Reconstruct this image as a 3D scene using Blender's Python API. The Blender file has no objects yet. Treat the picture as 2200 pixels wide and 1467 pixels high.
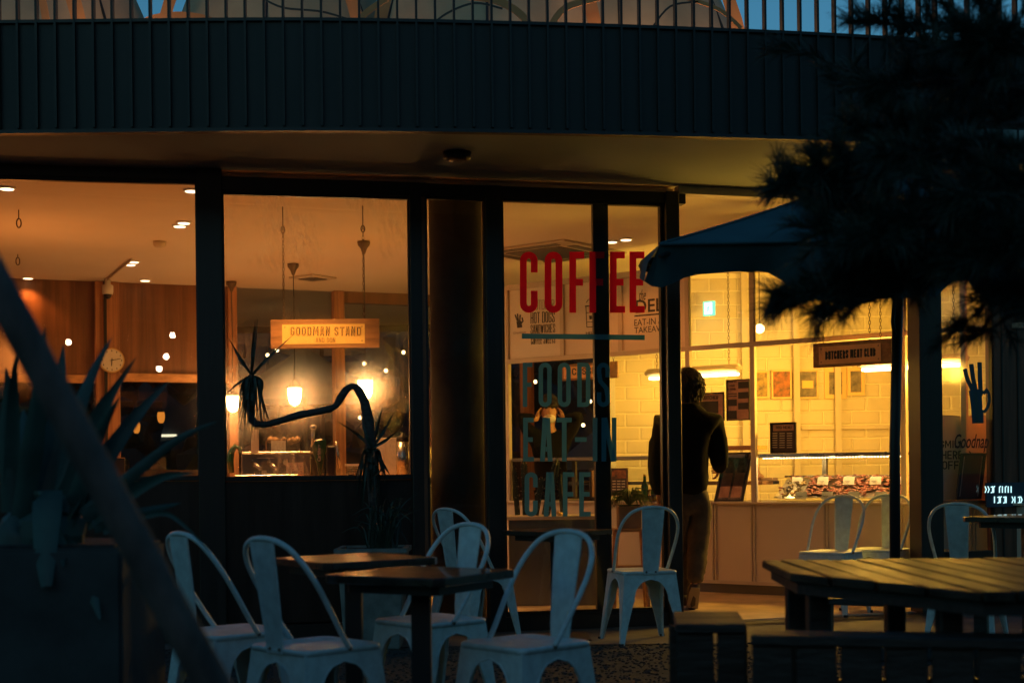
import bpy, bmesh, math, random
from mathutils import Vector, Matrix, noise
random.seed(7)
R = math.radians
C = bpy.context.scene.collection
sc = bpy.context.scene
# ------------------------------------------------------------------ camera, sky, exposure
F = 2200*50/36.0
HC = 1.08                       # eye height
PHI = 0.0115                    # slight roll
cam = bpy.data.objects.new('camera', bpy.data.cameras.new('camera')); C.objects.link(cam)
cam.data.lens = 50; cam.data.sensor_width = 36
cam.data.shift_y = (1012-733.5)/2200
cam.data.clip_end = 500; cam.data.clip_start = 0.1
rv = Vector((math.cos(PHI), 0, -math.sin(PHI))); up = Vector((math.sin(PHI), 0, math.cos(PHI))); fw = Vector((0, 1, 0))
cam.matrix_world = Matrix(((rv.x, up.x, -fw.x, 0), (rv.y, up.y, -fw.y, 0), (rv.z, up.z, -fw.z, HC), (0, 0, 0, 1)))
cam.data.dof.use_dof = True; cam.data.dof.focus_distance = 10.4; cam.data.dof.aperture_fstop = 2.8
sc.camera = cam
w = bpy.data.worlds.new("World"); sc.world = w; w.use_nodes = True
nt = w.node_tree; nt.nodes.clear()
sky = nt.nodes.new('ShaderNodeTexSky'); sky.sky_type = 'NISHITA'; sky.sun_disc = False
sky.sun_elevation = R(5.0); sky.sun_rotation = R(200)
mul = nt.nodes.new('ShaderNodeMix'); mul.data_type = 'RGBA'; mul.blend_type = 'MULTIPLY'; mul.inputs[0].default_value = 1
mul.inputs[7].default_value = (0.20, 0.55, 0.82, 1)
bg = nt.nodes.new('ShaderNodeBackground'); bg.inputs[1].default_value = 0.15
wo = nt.nodes.new('ShaderNodeOutputWorld')
nt.links.new(sky.outputs[0], mul.inputs[6]); nt.links.new(mul.outputs[2], bg.inputs[0]); nt.links.new(bg.outputs[0], wo.inputs[0])
sun = bpy.data.objects.new('dusk_sun', bpy.data.lights.new('dusk_sun', 'SUN')); C.objects.link(sun)
sun.data.energy = 0.03; sun.data.angle = R(40); sun.data.color = (0.45, 0.75, 1.0)
sun.rotation_euler = (R(50), 0, R(-20))
sc.view_settings.view_transform = 'Standard'; sc.view_settings.look = 'None'
sc.view_settings.exposure = 0.0; sc.view_settings.gamma = 1.0
sc.cycles.use_denoising = True
sc.cycles.max_bounces = 7; sc.cycles.diffuse_bounces = 4; sc.cycles.glossy_bounces = 4
sc.cycles.transparent_max_bounces = 16; sc.cycles.sample_clamp_indirect = 25.0
sc.cycles.caustics_reflective = False; sc.cycles.caustics_refractive = False

def P(px, py, Y):               # a pixel of the photograph at depth Y -> point in the place
    d = rv*(px-1100) + up*(1012-py) + fw*F
    return Vector((0, 0, HC)) + d*(Y/F)
def PX(px, Y, py=900): return P(px, py, Y).x
def PZ(px, py, Y): return P(px, py, Y).z
def S(Y): return Y/F            # metres per pixel at depth Y

# ------------------------------------------------------------------ materials
MATS = {}
def mat(name, col, rough=.6, metal=0, var=.0, scale=6, bump=0, stretch=(1, 1, 1), spec=.5, emit=None, es=0, col2=None, detail=5, rr=.12, coat=0):
    m = bpy.data.materials.new(name); m.use_nodes = True; MATS[name] = m
    n = m.node_tree; b = n.nodes['Principled BSDF']
    b.inputs['Base Color'].default_value = (*col, 1); b.inputs['Roughness'].default_value = rough
    b.inputs['Metallic'].default_value = metal; b.inputs['Specular IOR Level'].default_value = spec
    b.inputs['Coat Weight'].default_value = coat
    if emit: b.inputs['Emission Color'].default_value = (*emit, 1); b.inputs['Emission Strength'].default_value = es
    if var or bump or col2:
        tc = n.nodes.new('ShaderNodeTexCoord'); mp = n.nodes.new('ShaderNodeMapping'); mp.inputs['Scale'].default_value = stretch
        nz = n.nodes.new('ShaderNodeTexNoise'); nz.inputs['Scale'].default_value = scale; nz.inputs['Detail'].default_value = detail
        nz.inputs['Roughness'].default_value = .62
        n.links.new(tc.outputs['Object'], mp.inputs[0]); n.links.new(mp.outputs[0], nz.inputs[0])
        cr = n.nodes.new('ShaderNodeValToRGB'); c2 = col2 or tuple(c*(1-var) for c in col)
        c1 = col if col2 else tuple(min(1, c*(1+var*.5)) for c in col)
        cr.color_ramp.elements[0].position = .36; cr.color_ramp.elements[1].position = .66
        cr.color_ramp.elements[0].color = (*c2, 1); cr.color_ramp.elements[1].color = (*c1, 1)
        n.links.new(nz.outputs[0], cr.inputs[0]); n.links.new(cr.outputs[0], b.inputs['Base Color'])
        mr = n.nodes.new('ShaderNodeMapRange'); mr.inputs[3].default_value = max(0, rough-rr); mr.inputs[4].default_value = min(1, rough+rr)
        n.links.new(nz.outputs[0], mr.inputs[0]); n.links.new(mr.outputs[0], b.inputs['Roughness'])
        if bump:
            bp = n.nodes.new('ShaderNodeBump'); bp.inputs['Strength'].default_value = bump; bp.inputs['Distance'].default_value = .01
            n.links.new(nz.outputs[0], bp.inputs['Height']); n.links.new(bp.outputs[0], b.inputs['Normal'])
    return m
def emis(name, col, s):
    m = bpy.data.materials.new(name); m.use_nodes = True; n = m.node_tree; n.nodes.clear()
    e = n.nodes.new('ShaderNodeEmission'); e.inputs[0].default_value = (*col, 1); e.inputs[1].default_value = s
    o = n.nodes.new('ShaderNodeOutputMaterial'); n.links.new(e.outputs[0], o.inputs[0]); MATS[name] = m; return m
def glass(name, tint=(.93, .95, .93), ior=1.45, rough=0.0, smear=0, boost=1.0, haze=0):
    m = bpy.data.materials.new(name); m.use_nodes = True; n = m.node_tree; n.nodes.clear()
    t = n.nodes.new('ShaderNodeBsdfTransparent'); t.inputs[0].default_value = (*tint, 1)
    g = n.nodes.new('ShaderNodeBsdfGlossy'); g.inputs['Roughness'].default_value = rough
    fr = n.nodes.new('ShaderNodeFresnel'); fr.inputs[0].default_value = ior
    mu = n.nodes.new('ShaderNodeMath'); mu.operation = 'MULTIPLY'; mu.inputs[1].default_value = boost; mu.use_clamp = True
    mx = n.nodes.new('ShaderNodeMixShader'); o = n.nodes.new('ShaderNodeOutputMaterial')
    n.links.new(fr.outputs[0], mu.inputs[0]); n.links.new(mu.outputs[0], mx.inputs[0])
    n.links.new(t.outputs[0], mx.inputs[1]); n.links.new(g.outputs[0], mx.inputs[2])
    last = mx
    if haze:                     # grime that scatters lamps seen through the pane
        rf = n.nodes.new('ShaderNodeBsdfRefraction'); rf.inputs['Roughness'].default_value = .55; rf.inputs['IOR'].default_value = 1.16; rf.inputs[0].default_value = (.95, .9, .85, 1)
        mh = n.nodes.new('ShaderNodeMixShader'); mh.inputs[0].default_value = haze
        n.links.new(mx.outputs[0], mh.inputs[1]); n.links.new(rf.outputs[0], mh.inputs[2]); last = mx = mh
    if smear:                    # dried wipe marks on the pane: a thin scattering film of its own shape
        tc = n.nodes.new('ShaderNodeTexCoord'); mp = n.nodes.new('ShaderNodeMapping')
        mp.inputs['Scale'].default_value = (1, 1, .45); mp.inputs['Rotation'].default_value = (0, R(28), 0)
        wv = n.nodes.new('ShaderNodeTexWave'); wv.inputs['Scale'].default_value = 7; wv.inputs['Distortion'].default_value = 14
        wv.inputs['Detail'].default_value = 8; wv.inputs['Detail Scale'].default_value = 2.2; wv.inputs['Detail Roughness'].default_value = .8
        nz = n.nodes.new('ShaderNodeTexNoise'); nz.inputs['Scale'].default_value = 2.3; nz.inputs['Detail'].default_value = 3
        cr = n.nodes.new('ShaderNodeMapRange'); cr.inputs[1].default_value = .5; cr.inputs[2].default_value = .72
        mm = n.nodes.new('ShaderNodeMath'); mm.operation = 'MULTIPLY'
        m2 = n.nodes.new('ShaderNodeMath'); m2.operation = 'MULTIPLY'; m2.inputs[1].default_value = smear
        n.links.new(tc.outputs['Object'], mp.inputs[0]); n.links.new(mp.outputs[0], wv.inputs[0]); n.links.new(tc.outputs['Object'], nz.inputs[0])
        n.links.new(nz.outputs[0], cr.inputs[0]); n.links.new(cr.outputs[0], mm.inputs[0]); n.links.new(wv.outputs[1], mm.inputs[1]); n.links.new(mm.outputs[0], m2.inputs[0])
        df = n.nodes.new('ShaderNodeBsdfTranslucent'); df.inputs[0].default_value = (.8, .8, .8, 1)
        m3 = n.nodes.new('ShaderNodeMixShader'); n.links.new(m2.outputs[0], m3.inputs[0])
        n.links.new(mx.outputs[0], m3.inputs[1]); n.links.new(df.outputs[0], m3.inputs[2]); last = m3
    n.links.new(last.outputs[0], o.inputs[0]); MATS[name] = m; return m

mat('frame_dark', (.028, .017, .013), .42, var=.3, scale=3, stretch=(8, 8, .6))
mat('panel_dark', (.035, .017, .012), .35, var=.5, scale=2.5, stretch=(6, 6, .5), bump=.1)
mat('redwood', (.20, .065, .03), .45, var=.5, scale=2.2, stretch=(7, 7, .4), bump=.1)
mat('wood_wall', (.20, .088, .04), .5, var=.45, scale=1.5, stretch=(7, 7, .35), bump=.1)
mat('wood_post', (.45, .2, .09), .5, var=.4, scale=3, stretch=(10, 10, .4), bump=.1)
mat('wood_rail', (.6, .3, .12), .45, var=.3, scale=3, stretch=(.5, 8, 8))
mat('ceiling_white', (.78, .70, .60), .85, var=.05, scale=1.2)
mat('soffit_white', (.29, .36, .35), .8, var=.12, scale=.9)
mat('fascia', (.007, .010, .010), .55, var=.4, scale=3, stretch=(5, 5, .5), bump=.2)
mat('baluster', (.008, .010, .010), .5, var=.3, scale=8)
mat('floor_in', (.52, .40, .30), .38, var=.35, scale=3.5, bump=.15)
mat('concrete', (.12, .12, .115), .8, var=.35, scale=5, bump=.4)
mat('concrete_dark', (.045, .05, .05), .85, var=.4, scale=4, bump=.5)
mat('ground', (.035, .04, .04), .95, var=.7, scale=22, bump=1, detail=10)
mat('stone', (.04, .042, .042), .8, var=.6, scale=40)
mat('metal_grate', (.05, .05, .05), .4, metal=.8)
mat('chair_blue', (.58, .69, .70), .42, var=.16, scale=22, spec=.5, coat=.15)
mat('rubber', (.02, .02, .02), .7)
mat('bolt', (.15, .13, .1), .5, metal=.7)
mat('table_top', (.028, .021, .016), .3, var=.5, scale=3, stretch=(1, 9, 9), bump=.15, coat=.4)
mat('table_leg', (.012, .012, .013), .5)
mat('deck_wood', (.034, .026, .016), .5, var=.7, scale=4, stretch=(5, 1, 5), bump=.6, spec=.25, rr=.25)
mat('deck_wood2', (.024, .019, .014), .5, var=.5, scale=4, stretch=(1, 9, 9), bump=.5)
mat('tile', (.64, .56, .42), .42, var=.06, scale=7)
mat('grout', (.86, .78, .6), .8)
mat('kiosk_white', (.70, .60, .48), .6, var=.05, scale=2)
mat('kiosk_trim', (.60, .52, .42), .5, var=.08, scale=3)
mat('board_white', (.74, .66, .56), .55, var=.04, scale=2)
mat('ink', (.03, .03, .03), .6)
mat('steel', (.6, .58, .54), .28, metal=1, var=.1, scale=4)
mat('steel_dark', (.18, .18, .17), .35, metal=.8)
mat('black', (.012, .012, .013), .45)
mat('vinyl_red', (.85, .015, .05), .5)
def film(name, col):
    m = bpy.data.materials.new(name); m.use_nodes = True; n = m.node_tree; n.nodes.clear(); a = n.nodes.new('ShaderNodeBsdfDiffuse'); b = n.nodes.new('ShaderNodeBsdfTranslucent'); x = n.nodes.new('ShaderNodeMixShader'); o = n.nodes.new('ShaderNodeOutputMaterial')
    a.inputs[0].default_value = (*col, 1); b.inputs[0].default_value = (*col, 1); x.inputs[0].default_value = .55
    n.links.new(a.outputs[0], x.inputs[1]); n.links.new(b.outputs[0], x.inputs[2]); n.links.new(x.outputs[0], o.inputs[0]); MATS[name] = m
film('film_red', (.95, .02, .06)); film('film_blue', (.09, .34, .50))
mat('vinyl_dark', (.025, .09, .13), .5)
mat('vinyl_blue', (.065, .20, .28), .55)
mat('sign_wood', (.34, .17, .07), .6, var=.4, scale=3, stretch=(1, 9, 9), bump=.2)
mat('sign_gold', (.85, .60, .18), .5, metal=0, var=.12, scale=6)
mat('sign_copper', (.85, .45, .2), .5, metal=0, var=.12, scale=6)
mat('letter_gold', (.85, .50, .12), .4)
mat('letter_copper', (.80, .45, .22), .5)
mat('chain', (.12, .09, .06), .45, metal=.8)
mat('leaf_agave', (.024, .07, .062), .5, var=.35, scale=5, stretch=(1, 1, 1))
mat('leaf_dark', (.03, .05, .035), .5, var=.4, scale=9)
mat('leaf_green', (.10, .17, .05), .5, var=.4, scale=9)
mat('bark', (.075, .06, .055), .85, var=.5, scale=20, stretch=(1, 1, 3), bump=1)
mat('needle', (.022, .048, .034), .5, var=.5, scale=3)
mat('canvas', (.035, .10, .125), .85, var=.2, scale=4, bump=.25)
mat('stake', (.095, .075, .068), .8, var=.6, scale=14, stretch=(1, 1, .4), bump=1)
mat('jacket', (.005, .006, .007), .9, var=.5, scale=6, bump=.5, spec=.15)
mat('trousers', (.10, .075, .045), .85, var=.4, scale=9, bump=.4)
mat('skin', (.50, .26, .16), .5, var=.08, scale=12)
mat('hair', (.010, .008, .007), .6)
mat('mask_white', (.75, .7, .65), .8)
mat('shoe', (.06, .045, .04), .7); mat('sole_tan', (.3, .24, .17), .7); mat('shoe_white', (.75, .7, .65), .6)
mat('tent', (.46, .36, .24), .85, var=.15, scale=2, bump=.2)
mat('tent_orange', (.55, .25, .10), .8, var=.15, scale=3)
mat('paper', (.75, .68, .55), .8, var=.05, scale=6)
mat('paper_text', (.25, .2, .15), .8)
mat('frame_gold', (.75, .5, .22), .4)
mat('green_gloss', (.01, .07, .035), .2, coat=.5)
mat('green_bottle', (.03, .16, .06), .12, coat=.5)
mat('meat', (.42, .06, .035), .4, var=.6, scale=25, col2=(.75, .45, .33))
mat('tray', (.65, .6, .5), .3, metal=.9)
mat('jar_gold', (.7, .45, .15), .3, metal=.6)
mat('plastic_white', (.7, .68, .64), .4)
mat('pot_grey', (.22, .22, .2), .85, var=.3, scale=10, bump=.3)
mat('box_brown', (.42, .26, .14), .7, var=.2, scale=5)
mat('orange_pic', (.55, .16, .05), .5, var=.7, scale=16, col2=(.04, .03, .03))
mat('gold_pic', (.6, .4, .12), .5, var=.7, scale=14, col2=(.05, .04, .06))
mat('grey_pic', (.3, .24, .2), .5, var=.6, scale=12, col2=(.06, .05, .06))
mat('pink_pic', (.62, .36, .26), .5, var=.6, scale=10, col2=(.4, .2, .14))
mat('menu_dark', (.07, .045, .045), .5, var=.2, scale=9)
mat('far_dark', (.02, .03, .04), .8, var=.5, scale=2)
mat('far_blue', (.06, .10, .14), .8, var=.3, scale=2)
mat('parasol_blue', (.34, .42, .60), .8)
emis('bulb', (1, .66, .26), 60); mat('parasol_blue', (.62, .75, .95), .8)
emis('pendant_reflection', (1, .28, .03), 1.15)
emis('bulb_street', (1, .85, .7), 90)
emis('bulb_small', (1, .62, .26), 12); emis('downlight', (1, .72, .42), 4)
emis('tube', (1, .74, .34), 9); emis('led', (1, .8, .45), 7); emis('exit_green', (.25, 1, .55), 1.6); emis('exit_white', (.9, 1, .85), 2.4)
emis('blue_lit', (.06, .26, .55), .7); emis('strip_lit', (1, .8, .5), 2.0); emis('awning_lit', (1, .5, .15), .35); emis('neon_mirrored', (.55, .95, 1.0), 1.5)
glass('window_glass', boost=.9, haze=.014); glass('smeared_glass', smear=.34, boost=.9, haze=.07); glass('rear_glass', tint=(.88, .92, .96), boost=1.6)
glass('case_glass', tint=(.95, .97, .95)); glass('jar_glass', tint=(.9, .9, .85), boost=2)

# ------------------------------------------------------------------ mesh helpers
class MB:
    def __init__(s): s.v = []; s.f = []
    def add(s, v, f):
        o = len(s.v); s.v += [Vector(x) for x in v]; s.f += [tuple(i+o for i in q) for q in f]; return s
    def ob(s, o, a, b, c):       # box from corner o with edge vectors
        o, a, b, c = map(Vector, (o, a, b, c))
        if a.cross(b).dot(c) < 0: o = o+a; a = -a
        s.add([o, o+a, o+a+b, o+b, o+c, o+a+c, o+a+b+c, o+b+c],
              [(0, 3, 2, 1), (4, 5, 6, 7), (0, 1, 5, 4), (1, 2, 6, 5), (2, 3, 7, 6), (3, 0, 4, 7)]); return s
    def box(s, x0, x1, y0, y1, z0, z1): return s.ob((x0, y0, z0), (x1-x0, 0, 0), (0, y1-y0, 0), (0, 0, z1-z0))
    def tube(s, pts, r, n=8, cap=True, sq=1.0):
        pts = [Vector(p) for p in pts]; m = len(pts)
        rs = r if isinstance(r, (list, tuple)) else [r]*m
        t0 = (pts[1]-pts[0]).normalized(); ref = Vector((0, 0, 1)) if abs(t0.z) < .9 else Vector((1, 0, 0))
        u = t0.cross(ref).normalized(); V = []
        for i, p in enumerate(pts):
            t = (pts[min(i+1, m-1)]-pts[max(i-1, 0)]).normalized()
            u = (u - t*u.dot(t)).normalized(); w_ = t.cross(u)
            for k in range(n):
                a = 2*math.pi*k/n; V.append(p + u*math.cos(a)*rs[i] + w_*math.sin(a)*rs[i]*sq)
        Fc = [(i*n+k, i*n+(k+1) % n, (i+1)*n+(k+1) % n, (i+1)*n+k) for i in range(m-1) for k in range(n)]
        if cap: Fc += [tuple(range(n))[::-1], tuple((m-1)*n+k for k in range(n))]
        return s.add(V, Fc)
    def lathe(s, c, prof, n=20, ax=None):  # prof (r,z) from bottom to top
        c = Vector(c); V = []
        for r, z in prof:
            for k in range(n):
                a = 2*math.pi*k/n; V.append(c + Vector((r*math.cos(a), r*math.sin(a), z)))
        m = len(prof)
        Fc = [(i*n+k, i*n+(k+1) % n, (i+1)*n+(k+1) % n, (i+1)*n+k) for i in range(m-1) for k in range(n)]
        Fc += [tuple(range(n))[::-1], tuple((m-1)*n+k for k in range(n))]
        return s.add(V, Fc)
    def prism(s, poly, ext):     # planar polygon (3D points) extruded along ext
        poly = [Vector(p) for p in poly]; ext = Vector(ext); n = len(poly)
        nrm = Vector((0, 0, 0))
        for i in range(n): nrm += poly[i].cross(poly[(i+1) % n])
        if nrm.dot(ext) > 0: poly = poly[::-1]
        return s.add(poly+[p+ext for p in poly], [tuple(range(n)), tuple(range(n, 2*n))[::-1]] + [(i, i+n, (i+1) % n+n, (i+1) % n) for i in range(n)])
    def blade(s, pts, ws, fold=.25, side=None, thick=0):
        pts = [Vector(p) for p in pts]; m = len(pts); V = []
        for i, p in enumerate(pts):
            t = (pts[min(i+1, m-1)]-pts[max(i-1, 0)]).normalized()
            sd = t.cross(side or Vector((0, 1, 0)))
            if sd.length < .05: sd = t.cross(Vector((1, 0, 0)))
            sd.normalize(); nn = sd.cross(t)
            V += [p - sd*ws[i]/2, p + nn*ws[i]*fold, p + sd*ws[i]/2]
        return s.add(V, [q for i in range(m-1) for q in ((3*i, 3*i+1, 3*i+4, 3*i+3), (3*i+1, 3*i+2, 3*i+5, 3*i+4))])
    def ico(s, c, r, sub=1, sc_=(1, 1, 1), jit=0):
        bm = bmesh.new(); bmesh.ops.create_icosphere(bm, subdivisions=sub, radius=1)
        c = Vector(c); o = len(s.v)
        for v in bm.verts:
            k = 1+random.uniform(-jit, jit); s.v.append(c+Vector((v.co.x*r*sc_[0]*k, v.co.y*r*sc_[1]*k, v.co.z*r*sc_[2]*k)))
        s.f += [tuple(v.index+o for v in f.verts) for f in bm.faces]; bm.free(); return s

def wloc(o):
    l = Vector((0, 0, 0))
    while o: l += o.location; o = o.parent
    return l
def tag(o, label=None, cat=None, group=None, kind=None):
    if label: o['label'] = label
    if cat: o['category'] = cat
    if group: o['group'] = group
    if kind: o['kind'] = kind
    return o
def ob(name, mb, m, parent=None, bevel=0, smooth=False, label=None, seg=1):
    me = bpy.data.meshes.new(name)
    if parent: off = wloc(parent)
    else:
        xs = [v.x for v in mb.v]; ys = [v.y for v in mb.v]; zs = [v.z for v in mb.v]
        off = Vector(((min(xs)+max(xs))/2, (min(ys)+max(ys))/2, min(zs)))
    me.from_pydata([v-off for v in mb.v], [], mb.f); me.validate()
    if bevel:
        bm = bmesh.new(); bm.from_mesh(me)
        es = [e for e in bm.edges if len(e.link_faces) == 2 and e.calc_face_angle(0) > .6]
        bmesh.ops.bevel(bm, geom=es, offset=bevel, segments=seg, affect='EDGES', clamp_overlap=True); bm.to_mesh(me); bm.free()
    if smooth:
        for p in me.polygons: p.use_smooth = True
    me.materials.append(MATS[m] if isinstance(m, str) else m)
    o = bpy.data.objects.new(name, me); C.objects.link(o)
    if parent: o.parent = parent
    else: o.location = off
    if label: o['label'] = label
    return o
def thing(name, label, cat, loc=(0, 0, 0), group=None, kind=None):
    o = bpy.data.objects.new(name, None); C.objects.link(o); o.location = loc; o.empty_display_size = .1
    return tag(o, label, cat, group, kind)
def copy_tree(o, parent=None):
    c = o.copy(); C.objects.link(c); c.parent = parent
    for ch in list(o.children): copy_tree(ch, c)
    return c
def lamp(name, loc, W, col, parent=None, r=.06, typ='POINT', spot=None, rot=None):
    l = bpy.data.lights.new(name, typ); l.energy = W; l.color = col
    if typ != 'AREA': l.shadow_soft_size = r
    if spot: l.spot_size = R(spot); l.spot_blend = .6
    o = bpy.data.objects.new(name, l); C.objects.link(o)
    if parent: o.parent = parent; o.location = Vector(loc)-wloc(parent)
    else: o.location = loc
    if rot: o.rotation_euler = rot
    return o

class Pl:                        # a vertical plane through two ground points; off>0 = towards the camera
    def __init__(s, A, B):
        s.A = Vector((A[0], A[1], 0)); s.B = Vector((B[0], B[1], 0)); s.d = (s.B-s.A).normalized()
        s.n = Vector((s.d.y, -s.d.x, 0))
        if s.n.y > 0: s.n = -s.n
    def hit(s, px, py):
        d = rv*(px-1100) + up*(1012-py) + fw*F; o = Vector((0, 0, HC))
        k = (s.A-o).dot(s.n)/d.dot(s.n); p = o+d*k; return (p-s.A).dot(s.d), p.z
    def pt(s, t, z, off=0): return s.A + s.d*t + Vector((0, 0, z)) + s.n*off
    def h3(s, px, py, off=0): t, z = s.hit(px, py); return s.pt(t, z, off)
    def rng(s, px0, px1, py0, py1):
        pm = (py0+py1)/2; xm = (px0+px1)/2
        return s.hit(px0, pm)[0], s.hit(px1, pm)[0], s.hit(xm, py1)[1], s.hit(xm, py0)[1]
    def box(s, mb, px0, px1, py0, py1, d0, d1, z0=None, z1=None):
        t0, t1, a, b = s.rng(px0, px1, py0, py1)
        if z0 is not None: a = z0
        if z1 is not None: b = z1
        return s.tbox(mb, t0, t1, a, b, d0, d1)
    def tbox(s, mb, t0, t1, a, b, d0, d1):
        return mb.ob(s.pt(t0, a, d0), s.d*(t1-t0), s.n*(d1-d0), (0, 0, b-a))
    def shifted(s, off): A = s.A+s.n*off; B = s.B+s.n*off; return Pl((A.x, A.y), (B.x, B.y))
def text(name, body, pl, px0, px1, py0, py1, off, m, parent, bold=0, thick=.0015, shear=0, label=None, rot=0):
    cu = bpy.data.curves.new('t', 'FONT'); cu.body = body; cu.align_x = 'CENTER'; cu.offset = bold; cu.shear = shear
    cu.resolution_u = 3; cu.space_line = .95
    o = bpy.data.objects.new('t', cu); C.objects.link(o)
    me = bpy.data.meshes.new_from_object(o.evaluated_get(bpy.context.evaluated_depsgraph_get()))
    bpy.data.objects.remove(o); bpy.data.curves.remove(cu)
    xs = [v.co.x for v in me.vertices]; ys = [v.co.y for v in me.vertices]
    t0, t1, z0, z1 = pl.rng(px0, px1, py0, py1)
    if py0 == py1: pass
    x0, x1, y0, y1 = min(xs), max(xs), min(ys), max(ys)
    mb = MB(); sx = (t1-t0)/(x1-x0); sy = (z1-z0)/(y1-y0)
    V = []
    for v in me.vertices:
        t = t0+(v.co.x-x0)*sx; z = z0+(v.co.y-y0)*sy
        if rot: z += (t-(t0+t1)/2)*math.tan(rot)
        V.append((t, z))
    fs = [tuple(p.vertices) for p in me.polygons]
    n = len(V); ec = {}
    for f in fs:
        for i in range(len(f)):
            a, b = f[i], f[(i+1) % len(f)]; ec[(a, b)] = 1
    side = [(a, b, b+n, a+n) for (a, b) in ec if (b, a) not in ec]
    mb.add([pl.pt(t, z, off+thick) for t, z in V]+[pl.pt(t, z, off) for t, z in V], fs+side)
    bpy.data.meshes.remove(me)
    return ob(name, mb, m, parent, label=label)
def zseg(mb, pl, segs, off, thick=.001):   # pixel polygons laid as thin film on a plane
    for i, s_ in enumerate(segs):
        o_ = off+i*.00012
        mb.prism([pl.h3(x, y, 0)+pl.n*o_ for x, y in s_], pl.n*thick)
    return mb
def stroke(pts, wd):             # polyline -> list of quads (px space), mitred
    pts = [Vector(p) for p in pts]; L = []; Rr = []; n = len(pts)
    for i in range(n):
        a = (pts[i]-pts[max(i-1, 0)]) if i > 0 else (pts[1]-pts[0]); b = (pts[min(i+1, n-1)]-pts[i]) if i < n-1 else a
        a = a.normalized(); b = b.normalized(); nn = (Vector((-a.y, a.x))+Vector((-b.y, b.x))).normalized()
        k = 1/max(.5, nn.dot(Vector((-a.y, a.x)))); L.append(pts[i]+nn*wd/2*k); Rr.append(pts[i]-nn*wd/2*k)
    return [tuple(L)+tuple(Rr[::-1])] if False else [(L[i], L[i+1], Rr[i+1], Rr[i]) for i in range(n-1)]
def ribbon(mb, pl, pts, wd, off, thick=.001):
    q = stroke(pts, wd); L = [a[0] for a in q]+[q[-1][1]]; Rr = [a[3] for a in q]+[q[-1][2]]; n = len(L)
    f3 = lambda p, o_: pl.h3(p[0], p[1], 0)+pl.n*o_
    V = [f3(p, off+thick) for p in L]+[f3(p, off+thick) for p in Rr]+[f3(p, off) for p in L]+[f3(p, off) for p in Rr]
    Fc = [(i, i+1, n+i+1, n+i) for i in range(n-1)]+[(2*n+i, i, i+1, 2*n+i+1)[::-1] for i in range(n-1)]+[(n+i, 3*n+i, 3*n+i+1, n+i+1)[::-1] for i in range(n-1)]
    mb.add(V, Fc)
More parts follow.
